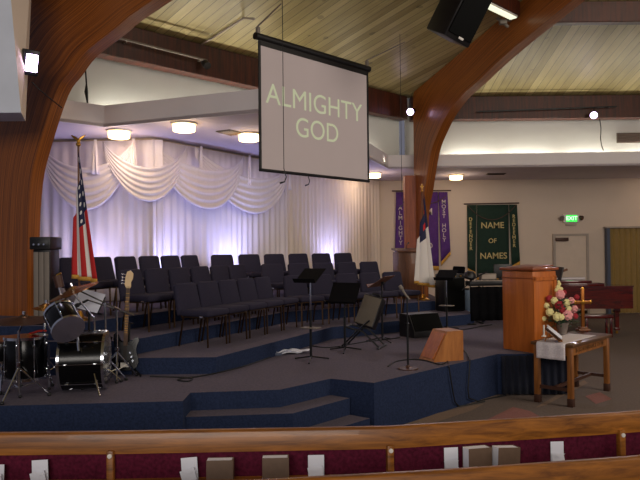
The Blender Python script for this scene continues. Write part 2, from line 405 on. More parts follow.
# roof: eight plank panels rising to the centre
c8 = math.cos(R(45)); verts = [FR]
ang0 = math.atan2(FR.y-CC.y, FR.x-CC.x); RAD = (FR-CC).length
oct_ = [CC+RAD*Vector((math.cos(ang0+R(45)*k), math.sin(ang0+R(45)*k))) for k in range(8)]
for k in range(8):
    P, Q = oct_[k], oct_[(k+1) % 8]           # k=0: left side (FR -> FL)
    d = (Q-P).normalized(); inn = (CC-(P+Q)/2).normalized(); L = (Q-P).length; ap = (CC-(P+Q)/2).length
    sl = math.sqrt(1+SLOPE*SLOPE)
    bb = MB(); bb.prism([(0, 0), (L, 0), (L/2, ap*sl)], 0, .06)
    o = bb.build('ceiling_%d' % (k+1), M['planks'], smooth=False)
    x = Vector((d.x, d.y, 0)); y = Vector((inn.x/sl, inn.y/sl, SLOPE/sl)); z = x.cross(y)
    o.matrix_world = basis(x, y, z, (P.x, P.y, ZB1)); struct(o)
    if z.z < 0: o.matrix_world = basis(x, y, z, (P.x, P.y, ZB1+.06))
# purlins of the two panels in view
PD = 4.0
def purlin(name, P, Q, inn, dep=.42, e0=.12, e1=.12):
    P, Q = Vector(P), Vector(Q); d = (Q-P).normalized(); k = PD*math.tan(R(22.5))
    a = P+d*(k+e0)+inn*PD; c = Q-d*(k+e1)+inn*PD; zt = ZB1+SLOPE*PD
    beam(name, a, c, zt-dep, zt-.02, .2); return a, c, zt-dep
inL = Vector((.70711, -.70711)); inR = Vector((0, -1))
pl = purlin('beam_purlin_left', FL, FR, inL, .30); pr = purlin('beam_purlin_right', FR, FR+Vector((SIDE, 0)), inR)

# ------------------------------------------------------------------ laminated arches
def arch(name, A, inner, outer0, far, thick=.3):
    D = (CC-A).normalized(); n = Vector((-D.y, D.x))
    if n.dot(Vector((A.x, A.y))) < 0: n = -n      # thickness goes away from the pews' side
    n = n*thick; b = MB(); uvl = b.bm.loops.layers.uv.new('UVMap')
    # resample the inner curve smoothly
    pts = []
    for i in range(len(inner)-1):
        p0, p1, p2, p3 = (Vector(inner[max(0, min(len(inner)-1, j))]) for j in (i-1, i, i+1, i+2))
        for s in range(4):
            t = s/4; pts.append(.5*((2*p1)+(-p0+p2)*t+(2*p0-5*p1+4*p2-p3)*t*t+(-p0+3*p1-3*p2+p3)*t**3))
    pts.append(Vector(inner[-1]))
    hip = (ZB1-.02, SLOPE*math.cos(R(22.5)))
    outs = []; N_ = len(pts)-1
    # outer line: straight leg then along the roof
    def out_at(f):
        zl = hip[0]+hip[1]*outer0; leg = zl; run = far-outer0; tot = leg+run; s = f*tot
        return Vector((outer0, s)) if s < leg else Vector((outer0+(s-leg), hip[0]+hip[1]*(outer0+(s-leg))))
    ln = [0]
    for p, q in zip(pts, pts[1:]): ln.append(ln[-1]+(q-p).length)
    W = lambda v, k: Vector((A.x+D.x*v.x+n.x*k, A.y+D.y*v.x+n.y*k, v.y))
    NV = 6; grid = []
    for i, p in enumerate(pts):
        q = out_at(ln[i]/ln[-1]); grid.append([p.lerp(q, j/NV) for j in range(NV+1)])
    for k, rev in ((0, False), (1, True)):
        vv = [[b.bm.verts.new(W(g, k)) for g in row] for row in grid]
        for i in range(N_):
            for j in range(NV):
                f = b.bm.faces.new((vv[i][j], vv[i+1][j], vv[i+1][j+1], vv[i][j+1]))
                for lp, (a, c) in zip(f.loops, ((i, j), (i+1, j), (i+1, j+1), (i, j+1))):
                    lp[uvl].uv = (ln[a]*.5, (grid[a][c]-grid[a][0]).length)
    for col in (0, NV):
        for i in range(N_):
            q = [b.bm.verts.new(W(grid[a][col], k)) for a, k in ((i, 0), (i+1, 0), (i+1, 1), (i, 1))]
            f = b.bm.faces.new(q)
            for lp, uvv in zip(f.loops, ((ln[i]*.5, 3), (ln[i+1]*.5, 3), (ln[i+1]*.5, 3.3), (ln[i]*.5, 3.3))): lp[uvl].uv = uvv
    bmesh.ops.remove_doubles(b.bm, verts=b.bm.verts[:], dist=.0005)
    return struct(b.build(name, M['arch'], ang=40))
k = 1.1; s = lambda d, z: (d*k, 1.93+(z-1.93)*k)
arch('arch_right', FR, [(.56, 0), (.58, 1.2), (.64, 2.7), s(.76, 3.18), s(1.04, 3.99), s(1.36, 4.4), s(1.74, 4.73), s(2.22, 4.97), s(2.74, 5.13), s(3.34, 5.33), s(3.95, 5.5), s(5.2, 5.8), s(7, 6.25), s(9, 6.75)], .36, 10.2, .24)
arch('arch_left', FL, [(1.12, 0), (1.12, 1.2), s(1.02, 2.09), s(1.08, 2.81), s(1.23, 3.28), s(1.50, 3.88), s(1.72, 4.1), s(1.94, 4.3), s(2.36, 4.51), s(2.74, 4.7), s(3.8, 5.1), s(5.4, 5.6), s(7, 6.1), s(9, 6.75)], .15, 10.2, .22)
b = MB(); b.prism([(2.10, 16.2), (2.41, 16.2), (2.41, 16.5), (2.10, 16.5)], 0, 3.74)
struct(b.build('column', M['post'], smooth=False))
# bulkhead corner hanging at upper left
q = [at_y(21, 112.5, 7.6), at_y(25.5, 111, 8.1), at_y(31, 0, 8.1), at_y(11, 0, 7.6)]
up = lambda a, c, z: a+(c-a)*((z-a.z)/(c.z-a.z))
p0, p1 = q[0], q[1]; t0, t1 = up(q[0], q[3], 6.0), up(q[1], q[2], 6.0); zb = p0.z; p1 = Vector((p1.x, p1.y, zb))
b = MB(); b.hexa([(-6, p0.y, zb), p0, p1, (-6, p1.y+.0, zb), (-6, t0.y, 6.0), t0, t1, (-6, t1.y, 6.0)], 0)
b.bm.faces.ensure_lookup_table()
b.bm.faces[3].material_index = 1
struct(b.build('wall_bulkhead', [M['greyblue'], M['wall']], smooth=False))

# ------------------------------------------------------------------ cove lights (on top of the soffit)
def cove(P, Q, label, pw):
    P, Q = Vector(P), Vector(Q); d = Q-P; L = d.length; a = math.atan2(d.y, d.x)
    t = thing('cove_light', label, 'light', ((P.x+Q.x)/2, (P.y+Q.y)/2, ZC+.05), a, 'fluorescent battens in the cove')
    MB().box((0, 0, .03), (L, .07, .06)).build('housing', M['white'], t)
    MB().tube([(-L/2+.03, 0, .08), (L/2-.03, 0, .08)], .016).build('tube', M['tube'], t)
    l = area('cove_lamp', (t.location.x, t.location.y, ZC+.17), (t.location.x, t.location.y, 9), L*.95, .08, pw, (1.0, .94, .82))
    l.rotation_euler = (PI, 0, a)
nl = Vector((.7071, -.7071))
def on_left(s_, off): return FL+UL*s_+nl*off
for s0, s1 in ((2.0, 3.3), (3.4, 4.7), (4.8, 6.1)):
    cove(on_left(s0, -.10), on_left(s1, -.10), 'fluorescent batten hidden in the cove above the curtains', 15)
cove(on_left(8.0, .05), on_left(9.3, .05), 'fluorescent batten hidden in the cove behind the hanging screen', 5)
for x0 in (3.2, 4.7, 6.2, 7.7):
    cove((x0, 16.72), (x0+1.35, 16.72), 'fluorescent batten hidden in the cove above the banners', 15)

# ------------------------------------------------------------------ soffit drum lights, vents
def drum_light(px, py, label):
    p = at_z(px, py, ZC-.06); t = thing('ceiling_light', label, 'ceiling light', (p.x, p.y, ZC), 0, 'drum lights under the soffit')
    MB().lathe([(.0, 0), (.2, 0), (.2, -.025), (0, -.025)]).build('base_plate', M['white'], t)
    MB().lathe([(.0, -.025), (.17, -.025), (.175, -.05), (.17, -.125), (.14, -.135), (0, -.135)]).build('glass_shade', M['lamp_w'], t)
    point('ceiling_lamp', (p.x, p.y, ZC-.24), 10, (1, .84, .68), .12)
drum_light(119, 134, 'glowing drum ceiling light nearest the laminated arch and striped flag')
drum_light(184, 127, 'glowing drum ceiling light second from the striped flag')
drum_light(249, 137, 'glowing drum ceiling light partly behind left edge of screen')
drum_light(374, 175, 'glowing drum ceiling light by lower right corner of screen')
drum_light(456, 177, 'glowing drum ceiling light above the gap between the two banners')
drum_light(690, 176, 'added drum ceiling light out of view, brightening the folding door wall')  # unseen drum light added to brighten the back wall at right
def vent(loc, M4, w_, h_, label):
    t = thing('air_vent', label, 'vent'); t.matrix_world = M4
    MB().box((0, 0, .008), (w_, h_, .016), bevel=.004, seg=1).build('frame', M['vent'], t)
    bb = MB()
    for i in range(6): bb.box((0, -h_/2+.03+i*(h_-.06)/5, .02), (w_-.05, .012, .016), rot=(R(35), 0, 0))
    bb.build('louver', M['brownm'], t)
p = at_z(230.5, 132, ZC); vent(p, Matrix.Translation(p) @ Matrix.Rotation(PI, 4, 'X') @ Matrix.Rotation(R(-60), 4, 'Z'), .42, .3, 'square air vent in the soffit above the curtain swags')
p = at_z(496, 173.5, ZC); vent(p, Matrix.Translation(p) @ Matrix.Rotation(PI, 4, 'X'), .5, .2, 'slim air vent in the soffit above the green banner')
p = at_y(628.5, 138, FR.y+.21); vent(p, basis((1, 0, 0), (0, 0, 1), (0, -1, 0), p), .62, .26, 'dark rectangular air vent high on the upper wall')

# ------------------------------------------------------------------ curtains and swags
def curtain(name, P, Q, z0, z1, m, label, seed, group=None, off=.14):
    P, Q = Vector(P), Vector(Q); L = (Q-P).length; d = (Q-P)/L; n = Vector((d.y, -d.x))
    rnd = random.Random(seed); ph = [rnd.uniform(0, 6.28) for _ in range(4)]
    def fn(u, v):
        x = u*L; a = .007+.012*v
        w_ = a*(math.sin(x*34+ph[0]+1.2*math.sin(x*3+ph[1]))+.5*math.sin(x*19+ph[2]+v*.8))
        p = P+d*x+n*(off+w_); return Vector((p.x, p.y, z1+(z0-z1)*v))
    o = MB().sheet(fn, int(L*60), 10).build(name, m, thick=.004, ang=80); return tag(o, label, 'curtain', group)
def kpos(px, yy=200):      # point of the curtain wall seen at this column of the view
    p = at_line(px, yy, K0, K1-K0); 
    if p.x > K1.x: p = at_line(px, yy, K1, K2-K1)
    return Vector((p.x, p.y))
e = kpos(283)
curtain('sheer_curtain', K0+Vector((.2, 0)), K1+Vector((.24, 0)), ZR[2]+.02, ZC-.05, M['curtain'], 'white sheer curtain hanging behind the striped flag, left of the corner', 1)
curtain('sheer_curtain', K1-(K2-K1).normalized()*.12, e, ZR[2]+.02, ZC-.05, M['curtain'], 'long white sheer curtain under the swags, behind middle of the chairs', 2)
curtain('sheer_curtain', e-(K2-K1).normalized()*.05, K2-(K2-K1).normalized()*.3, ZR[2]+.02, ZC-.05, M['curtain_b'], 'plain ivory curtain without swags, below and right of the screen', 3)
def swag(pa, pb, pm, drop0, drop1, label, lift):
    A, B_ = kpos(pa), kpos(pb); Cc = kpos(pm); Mid = Cc*2-(A+B_)/2
    dd = (B_-A).normalized(); n = Vector((dd.y, -dd.x))
    if n.y > 0: n = -n
    def fn(u, v):
        p = A*(1-u)**2+Mid*2*u*(1-u)+B_*u*u; arc = 4*u*(1-u); sh = arc**.8
        drop = (drop0+(drop1-drop0)*v)*sh + .10*v*(1-sh)
        fold = (.012*math.sin(v*PI*11)+.03)*min(1, arc*1.6)
        p = p+n*(.24+lift+fold+.05*arc); return Vector((p.x, p.y, ZC-.06-drop-.06*v))
    return tag(MB().sheet(fn, 36, 54).build('curtain_swag', M['curtain'], thick=.004, ang=80), label, 'curtain swag', 'swagged sheer valance')
swag(46, 139, 94, .48, 1.15, 'white draped swag directly behind the striped flag', .0)
swag(101, 184, 145, .5, 1.02, 'white draped swag just right of the striped flag', .05)
swag(139, 233, 193, .42, 1.10, 'largest white draped swag, midway between striped flag and screen', .08)
swag(184, 279, 240, .45, 1.12, 'white draped swag nearest the screen', .04)
# tails hanging between the swags
for px in (104, 141, 187, 236, 277):
    P = kpos(px); dd = (K1-K0).normalized() if P.x < K1.x else (K2-K1).normalized(); n = Vector((dd.y, -dd.x))
    def fn(u, v, P=P, dd=dd, n=n):
        w_ = .02+.05*v; p = P+dd*((u-.5)*w_*2)+n*(.36+.02*math.sin(u*12)); return Vector((p.x, p.y, ZC-.06-.60*v))
    nm = {104: 'first from the striped flag', 141: 'second from the striped flag', 187: 'third from the striped flag', 236: 'second from the screen', 277: 'nearest the screen'}[px]
    tag(MB().sheet(fn, 12, 6).build('curtain_tail', M['curtain'], thick=.004, ang=80), 'short white tail hanging between swags, '+nm, 'curtain', 'swagged sheer valance')
# blue uplights on the riser behind the back row
def uplight(px, tx, label, pw, col):
    P = kpos(px); dd = (K2-K1).normalized() if P.x > K1.x else Vector((1, 0)); n = Vector((dd.y, -dd.x)); q = P+n*.72
    t = thing('uplight', label, 'stage light', (q.x, q.y, ZR[2]), math.atan2(dd.y, dd.x), 'uplights behind the back row')
    Mx = Matrix.Translation((0, 0, .12)) @ Matrix.Rotation(R(-14), 4, 'X')
    MB().lathe([(0, -.09), (.06, -.09), (.085, .06), (.085, .07), (.075, .07), (.07, .05), (0, .05)], 16, Mx).build('can', M['black'], t)
    MB().lathe([(0, .052), (.068, .052), (.068, .056), (0, .056)], 16, Mx).build('lens', glow('uplight_lens', (170, 170, 255), 2.0), t)
    MB().box((0, 0, .02), (.2, .1, .02), bevel=.005).build('yoke', M['blackm'], t)
    r = P+n*.12; spot('uplight_lamp', (q.x, q.y, ZR[2]+.24), (r.x, r.y, 2.75), pw, col, 125, 1.0, .12)
uplight(96, 0, 'added black uplight can behind the striped flag, evening out the curtain light', 60, (.60, .57, 1))  # extra uplight added to brighten the left end of the curtain
uplight(152, 0, 'black uplight can behind chairs at curtain corner', 95, (.42, .46, 1))
uplight(222, 0, 'black uplight can behind back row, middle of swagged curtain', 115, (.42, .46, 1))
uplight(322, 0, 'black uplight can behind back row under the plain curtain', 125, (.42, .46, 1))

# ------------------------------------------------------------------ banners, door, exit sign, folding door on the back wall
def vtext(px, py): return at_y(px, py, WY-.05)
BW = WY-.03
def banner(name, rod, panels, m, label):
    p0, p1 = at_y(*rod[0], BW), at_y(*rod[1], BW)
    t = thing(name, label, 'banner', ((p0.x+p1.x)/2, BW, (p0.z+p1.z)/2)); o = Vector(t.location)
    MB().tube([p0-o, p1-o], .02).build('rod', M['brownm'], t)
    for a in (p0, p1): pass
    for pn in panels:
        q = [at_y(*c, BW-.015)-o for c in pn]   # tl tr br bl
        def fn(u, v, q=q):
            tp = q[0].lerp(q[1], u); bt = q[3].lerp(q[2], u); p = tp.lerp(bt, v); p.y = -.015-.012*math.sin(u*5+v*2)*v; return p
        c = MB().sheet(fn, 8, 8).build('panel', m, t, thick=.006)
        def fr(u, v, q=q):
            p = q[3].lerp(q[2], u); p.y = -.015-.012*math.sin(u*5+2); p.z -= .12*v; return p
        MB().sheet(fr, 8, 1).build('fringe', M['goldf'], c, thick=.008)
    return t, o
t, o = banner('wall_banner', ((392, 191), (451, 190.5)), [[(396, 192), (408, 192), (407, 262), (395, 255)], [(408, 192), (438, 192), (439, 266), (408, 266)], [(438.6, 192), (447.5, 192), (450.5, 251), (441, 262)]], M['purple'], 'purple wall banner with gold fringe, partly behind the wooden column')
RX = (PI/2, 0, 0)
def ltr(t, o, body, px, py, hpx, m, vertical=False, name='lettering', sx=1):
    p = at_y(px, py, BW-.045)-o; return text(name, body, hpx/660*BW*1.38, m, p, RX, t, .003, vertical=vertical, sx=sx, bold=.002)
ltr(t, o, 'ALMIGHTY', 400.5, 225.5, 4.2, M['pale'], True); ltr(t, o, 'MOST HOLY', 444, 221, 4.0, M['pale'], True)
ltr(t, o, 'M', 429, 212, 7, M['pale']); ltr(t, o, 'O', 429.5, 246, 6, M['pale'])
def braid(t, o, a, c, dip):
    A_, B_ = at_y(*a, BW-.05)-o, at_y(*c, BW-.05)-o
    MB().tube([A_.lerp(B_, i/10)+Vector((0, 0, -dip*4*(i/10)*(1-i/10))) for i in range(11)], .012, 6).build('braid', M['brownm'], t)
braid(t, o, (410, 196), (446, 196), .22)
t, o = banner('wall_banner', ((464, 204), (519, 203)), [[(467, 205), (476.5, 205), (475.5, 272), (467.5, 268)], [(477, 205), (508.5, 204.5), (509.5, 277), (476.8, 277)], [(509, 204.5), (517, 204.5), (520, 261), (511.5, 266)]], M['green'], 'dark green wall banner reading NAME OF NAMES beside the exit door')
ltr(t, o, 'NAME', 492.5, 225.5, 6.2, M['goldt']); ltr(t, o, 'OF', 492.5, 241, 4.6, M['goldt']); ltr(t, o, 'NAMES', 493.5, 256, 6.2, M['goldt'])
ltr(t, o, 'DEFENDER', 470.8, 234, 3.5, M['goldt'], True); ltr(t, o, 'REDEEMER', 514, 231, 3.5, M['goldt'], True)
braid(t, o, (468, 206), (516, 205), .42)
# door
a, c = at_y(554.5, 236, WY), at_y(585.5, 235.5, WY)
b = MB(); b.box(((a.x+c.x)/2, WY-.02, a.z/2), (c.x-a.x, .04, a.z)); d = struct(b.build('door_1', M['door'], smooth=False))
b = MB()
for x in (a.x-.03, c.x+.03): b.box((x, WY-.035, a.z/2), (.07, .07, a.z))
b.box(((a.x+c.x)/2, WY-.035, a.z+.03), (c.x-a.x+.13, .07, .06)); b.build('door_frame', M['frame'], d, smooth=False)
p = at_y(562, 239.3, WY-.1); MB().box(p, (.36, .10, .10), bevel=.012).build('door_closer', M['brownm'], d)
p = at_y(581.5, 285, WY-.08); MB().ball(p, .035).build('door_handle', M['chrome'], d)
# exit sign with twin heads
p = at_y(571, 218.5, WY-.05); t = thing('exit_sign', 'glowing green EXIT sign with two lamp heads above the door', 'exit sign', p)
MB().box((0, -.01, .0), (.46, .07, .24), bevel=.015).build('housing', M['white'], t)
MB().box((0, -.05, 0), (.31, .012, .19)).build('sign_face', M['exit'], t)
text('lettering', 'EXIT', .16, M['exitl'], (0, -.06, 0), RX, t, .002, bold=.003)
for sx, mm in ((-1, M['grey']), (1, M['brownm'])):
    MB().lathe([(0, -.05), (.05, -.05), (.07, .05), (.06, .06), (0, .055)], 16, along((sx*.27, -.04, .02), (sx*.5, -.7, -.3))).build('lamp_head', mm, t)
MB().box((0, -.0, -.18), (.3, .06, .03)).build('test_bar', M['frame'], t)
# accordion folding door
a = at_y(606.5, 227.5, WY-.12); x0 = a.x; x1 = x0+2.2; ztop = a.z
b = MB(); n = 26; top = []
def fold(u, v): return Vector((x0+.08+(x1-x0-.08)*u, WY-.12-.03*(1 if int(round(u*n)) % 2 else -1), .02+(ztop-.05)*v))
d = struct(b.sheet(fold, n, 1, uv=False).build('door_2', M['olive'], smooth=False, thick=.006))
MB().box(((x0+x1)/2, WY-.12, ztop), (x1-x0+.1, .2, .05), bevel=.006, seg=1).build('door_track', M['frame'], d)
MB().box((x0+.02, WY-.12, ztop/2), (.09, .16, ztop)).build('door_jamb', M['jamb'], d)
b = MB(); wallseg(b, (K2.x+2.2, WY-.02), (16, WY-.02), 0, .1, -.02); struct(b.build('baseboard_back', M['wall'], smooth=False))

# ------------------------------------------------------------------ hanging projection screen
S0 = at_y(258, 41, 8.85); S1 = at_y(367, 74, 10.5); S1.z = S0.z
dv = (S1-S0); W_ = dv.length; dx = dv.normalized(); nrm = Vector((dx.y, -dx.x, 0))
hgt = S0.z-at_y(260, 170, 8.87).z
t = thing('projection_screen', 'large hanging projection screen showing the words ALMIGHTY GOD', 'projector screen'); mid = (S0+S1)/2
t.matrix_world = basis(dx, -nrm, (0, 0, 1), mid)
MB().tube([(-W_/2-.05, 0, .06), (W_/2+.05, 0, .06)], .05, 16).build('roller_case', M['black'], t)
MB().box((0, -.01, -hgt/2), (W_, .008, hgt)).build('screen_sheet', M['scrn'], t)
b = MB()
for x in (-W_/2+.012, W_/2-.012): b.box((x, -.012, -hgt/2), (.04, .014, hgt))
b.box((0, -.012, -.02), (W_, .014, .07)); b.build('black_border', M['black'], t)
MB().tube([(-W_/2, -.012, -hgt), (W_/2, -.012, -hgt)], .022, 10).build('bottom_bar', M['black'], t)
text('lettering', 'ALMIGHTY', .40, M['scrt'], (-.02, -.018, -hgt*.40), RX, t, .001, sx=1.04)
text('lettering', 'GOD', .40, M['scrt'], (-.02, -.018, -hgt*.625), RX, t, .001, sx=1.0)
for sx in (-1, 1): MB().box((sx*W_/2, 0, .14), (.05, .05, .1), bevel=.01).build('bracket', M['grey'], t)
def cable(name, pts, r, label, m=None, cat='cable', group=None):
    return tag(MB().tube(pts, r, 6).build(name, m or M['cable']), label, cat, group)
roofz = lambda p: ZB1+SLOPE*((Vector((p[0], p[1]))-FR).dot(inL)) - .03
def up_to_roof(px, py, y0, y1):
    lo, hi = y0, y1
    for _ in range(40):
        m_ = (lo+hi)/2; q = at_y(px, py, m_)
        if q.z < roofz(q): lo = m_
        else: hi = m_
    return at_y(px, py, lo)
ca = S0+Vector((0, 0, .2))-dx*.0; cb = up_to_roof(281, 4, 4, 16)
cable('chain', [ca, ca.lerp(cb, .5), cb], .012, 'thin chain holding the left end of the screen to the ceiling', M['grey'], 'chain')
ca = S1+Vector((0, 0, .2)); cb = up_to_roof(405, 42, 6, 18)
cable('chain', [ca, ca.lerp(cb, .5), cb], .012, 'thin chain holding the right end of the screen to the ceiling', M['grey'], 'chain')
a, c = up_to_roof(202, 44.5, 5, 16), up_to_roof(244, 18, 4, 16)
cable('conduit', [a, a.lerp(c, .5), c, S0+Vector((-.05, 0, .3))], .018, 'pale conduit pipe on the ceiling left of the screen', M['frame'], 'pipe')
# choir microphones on long wires
def hang_mic(px, py0, py1, y, label, top=None):
    bt = at_y(px+2, py1, y); tp = Vector((bt.x, bt.y, top or roofz(bt)))
    t = thing('choir_microphone', label, 'microphone', bt)
    MB().tube([Vector((0, 0, .16)), tp-bt], .005, 5).build('wire', M['cable'], t)
    MB().tube([(0, 0, .16), (.03, 0, .05), (.01, -.01, -.01), (-.05, -.03, -.03)], [.006, .008, .009, .014], 8).build('capsule', M['black'], t)
hang_mic(282, 5, 181, 8.5, 'tiny hanging choir microphone whose wire crosses the screen')
hang_mic(306, 60, 184, 11.6, 'tiny hanging choir microphone just below middle of screen', ZC)
hang_mic(400, 52, 205, 13.0, 'tiny hanging choir microphone on wire beside the wooden column')

# ------------------------------------------------------------------ lights and pipes on the beams, speaker, strip light
def line_left(px, py, off=.3): 
    P = FL+nl*off; return at_line(px, py, P, UL)
a, c = line_left(119, 38), line_left(207, 60.5)
t = thing('lighting_pipe', 'thin metal lighting pipe along the beam left of the screen', 'pipe', a); MB().tube([Vector(), c-a], .02, 8).build('pipe', M['grey'], t)
for f in (.1, .95): 
    q = (c-a)*f; MB().tube([q, q+Vector((-.13, .13, 0))], .012, 6).build('bracket', M['grey'], t)
def spotlight(p, aim, label, tgt, pw):
    t = thing('spotlight', label, 'spotlight', p)
    Mx = along((0, 0, 0), aim)
    MB().lathe([(0, -.2), (.07, -.2), (.09, -.1), (.09, .06), (.1, .08), (.09, .085), (.08, .06), (0, .06)], 18, Mx).build('can', M['black'], t)
    MB().lathe([(0, .065), (.082, .065), (.07, .085), (0, .095)], 18, Mx).build('lens', M['lamp_v'], t)
    MB().tube([(0, 0, 0), (0, .0, .16), (0, .08, .2)], .012, 6).build('bracket', M['blackm'], t)
    v = Vector(aim).normalized(); spot('spotlight_lamp', Vector(p)+v*.12, tgt, pw, (.95, .85, 1), 50, .5, .06)
    return t
p = line_left(206, 61, .33); t = thing('spotlight', 'small black unlit spotlight can on pipe end left of the screen', 'spotlight', p)
MB().lathe([(0, -.12), (.05, -.12), (.07, -.02), (.07, .07), (0, .06)], 16, along((0, 0, -.06), (.5, -.6, -.6))).build('can', M['black'], t)
p = at_y(411, 111.5, 15.9); spotlight(p, (-.35, -.85, -.3), 'lit spotlight on the beam beside the tall laminated arch', (1, 9, .5), 160)
p = at_y(594, 115, 16.3); spotlight(p, (-.42, -.85, -.27), 'lit spotlight on the beam above the exit door', (2.2, 9.5, .5), 160)
a, c = at_y(478, 111.5, 16.35), at_y(617, 106.5, 16.35)
t = thing('lighting_pipe', 'thin dark lighting pipe along the beam above the banners', 'pipe', a); MB().tube([Vector(), c-a], .018, 8).build('pipe', M['blackm'], t)
for f in (.05, .5, .95):
    q = (c-a)*f; MB().tube([q, q+Vector((0, .13, 0))], .012, 6).build('bracket', M['blackm'], t)
pts = [at_y(x, y, 16.55) for x, y in ((599.5, 118), (601, 128), (600.5, 138), (601.5, 145), (603.5, 150.5))]
cable('cable', pts, .012, 'loose dark cable dangling on the upper wall near the vent')
pts = [line_left(x, y, .0) for x, y in ((85.5, 70), (86.5, 84), (86.3, 92), (87.5, 103))]
cable('cable', pts, [.012, .012, .03, .01], 'short dark cable with plug dangling beside the near arch')
# flood light on the bulkhead
p = at_y(31.5, 63, 7.75); t = thing('flood_light', 'lit rectangular flood light fixed to the pale bulkhead corner', 'flood light', p)
MR = basis((.5, .6, .62), (-.72, .69, -.08), (-.48, -.4, .78)) ; MR = along((0, 0, 0), (.62, -.72, -.30))
MB().box(MR @ Vector((0, 0, -.06)), (.19, .30, .1), rot=MR.to_3x3(), bevel=.015).build('housing', M['blackm'], t)
o_ = MB(); o_.box(MR @ Vector((0, 0, .012)), (.13, .2, .012), rot=MR.to_3x3()); o_.build('lens', M['lamp_v'], t)
MB().tube([(-.0, 0, .0), (-.1, .02, .04), (-.16, .03, .1)], .014, 6).build('bracket', M['blackm'], t)
spot('flood_lamp', Vector(p)+Vector((.1, -.09, -.1)), (0, 6, 0), 25, (.85, .82, 1), 110, .8, .08)
cable('cable', [at_y(32, 82, 8.15), at_y(40, 90, 8.45), at_y(52, 100, 8.6), at_y(62, 108, 8.62)], .008, 'thin dark cable running from flood light across the near arch')
# hanging loudspeaker
xv = Vector((.80, .56, -.22)).normalized(); hv = Vector((.42, -.28, .86)); hv = (hv-xv*hv.dot(xv)).normalized(); yv = hv.cross(xv)
base = at_y(457, 42, 8.9); t = thing('loudspeaker', 'big black loudspeaker hanging from the ceiling right of the screen', 'loudspeaker')
t.matrix_world = basis(xv, yv, hv, base)
MB().box((0, .235, .5), (.48, .45, 1.0), bevel=.02).build('cabinet', M['black'], t)
MB().box((0, -.0, .52), (.43, .03, .9), bevel=.01).build('grille', M['grille'], t)
MB().box((.02, -.02, .06), (.09, .012, .03), bevel=.004).build('badge', M['white'], t)
for sx in (-.2, .2):
    top = Vector((sx, .3, 1.0)); MB().tube([top, top+Vector((sx*.1, .1, .5))], .012, 6).build('hanging_rod', M['grey'], t)
# strip light under the purlin next to the arch
a, c, pz = pl; d = (c-a).normalized(); e0, e1 = c-d*2.0, c-d*.06
t = thing('strip_light', 'white strip light under the purlin at top right', 'strip light', ((e0.x+e1.x)/2, (e0.y+e1.y)/2, pz), math.atan2(d.y, d.x))
MB().box((0, 0, -.025), (1.94, .16, .04), bevel=.008).build('housing', M['white'], t)
MB().box((0, 0, -.05), (1.9, .14, .03), bevel=.01).build('diffuser', M['strip'], t)
p = at_y(503, 22, 12.6); t = thing('beam_clamp', 'small grey metal clamp on the arch beside the strip light', 'clamp', p)
MB().box((0, 0, 0), (.14, .12, .1), bevel=.02).build('body', M['grey'], t)
MB().tube([(-.12, 0, .08), (0, 0, 0), (.1, 0, -.1)], .03, 8).build('arm', M['grey'], t)
MB().ball((.12, -.02, .05), .05).build('knob', M['grey'], t)

# ------------------------------------------------------------------ choir chairs
def make_chair():
    t = thing('choir_chair', 'x', 'chair')
    b = MB(); b.box((0, -.02, .425), (.472, .45, .085), bevel=.035, seg=3); b.build('seat', M['chairf'], t)
    tilt = R(-13); b = MB()
    b.box((0, 0, .20), (.475, .07, .415), bevel=.03, seg=3)
    for v in b.bm.verts:
        x, z = abs(v.co.x), v.co.z
        if z > .30: v.co.x *= 1-.16*((z-.30)/.10)**2
        v.co.y += .5*(v.co.x**2)
    o = b.build('backrest', M['chairf'], t); o.location = (0, .20, .40); o.rotation_euler = (tilt, 0, 0)
    fr = M['bronze']
    b = MB(); b.tube([(-.2, -.21, .375), (.2, -.21, .375), (.2, .18, .375), (-.2, .18, .375)], .012, 4, closed=True); b.build('seat_frame', fr, t)
    for sx in (-1, 1):
        MB().tube([(sx*.20, -.20, .38), (sx*.205, -.21, .0)], .0125, 6).build('leg', fr, t)
        MB().tube([(sx*.20, .17, .38), (sx*.205, .24, .0)], .0125, 6).build('leg', fr, t)
        MB().tube([(sx*.20, .19, .36), (sx*.20, .25, .50), (sx*.185, .325, .74)], .011, 6).build('back_frame', fr, t)
        MB().box((sx*.235, -.14, .385), (.035, .05, .022), bevel=.004, seg=1).build('linking_hook', M['chrome'], t)
    return t
proto = make_chair(); used = [False]
ORD = ['first', 'second', 'third', 'fourth', 'fifth', 'sixth', 'seventh']
def chairs(cent, D, pitch, n, z, rowname, side, start=0):
    for i in range(n):
        c = cent+D*(pitch*i)
        o = proto if not used[0] else dup(proto); used[0] = True
        o.location = (c.x, c.y, z); o.rotation_euler = (0, 0, math.atan2(D.y, D.x)+random.uniform(-.02, .02))
        if side == 'drum': lab = 'navy padded chair, %s from the drum end of the %s row' % (ORD[i+start], rowname)
        else: lab = 'navy padded chair, %s from the podium end of the %s row' % (ORD[n-1-i], rowname)
        o['label'] = lab; o['group'] = '%s row of choir chairs' % rowname
chairs(Vector((-1.51, 8.54)), D1, .487, 5, ZR[0], 'front', 'drum')
chairs(Vector((-2.30, 8.75)), D1, .52, 6, ZR[1], 'middle', 'drum')
chairs(Vector((-2.91, 9.385))-D1*.525, D1, .525, 6, ZR[2], 'back', 'drum')
bp_ = A2+(.77-.22)*N2
chairs(bp_-.147*D2, D2, .531, 5, ZR[0], 'front', 'podium')
chairs(bp_+.8*N2-.108*D2, D2, .55, 5, ZR[1], 'middle', 'podium')
chairs(bp_+1.6*N2-.679*D2, D2, .549, 6, ZR[2], 'back', 'podium')

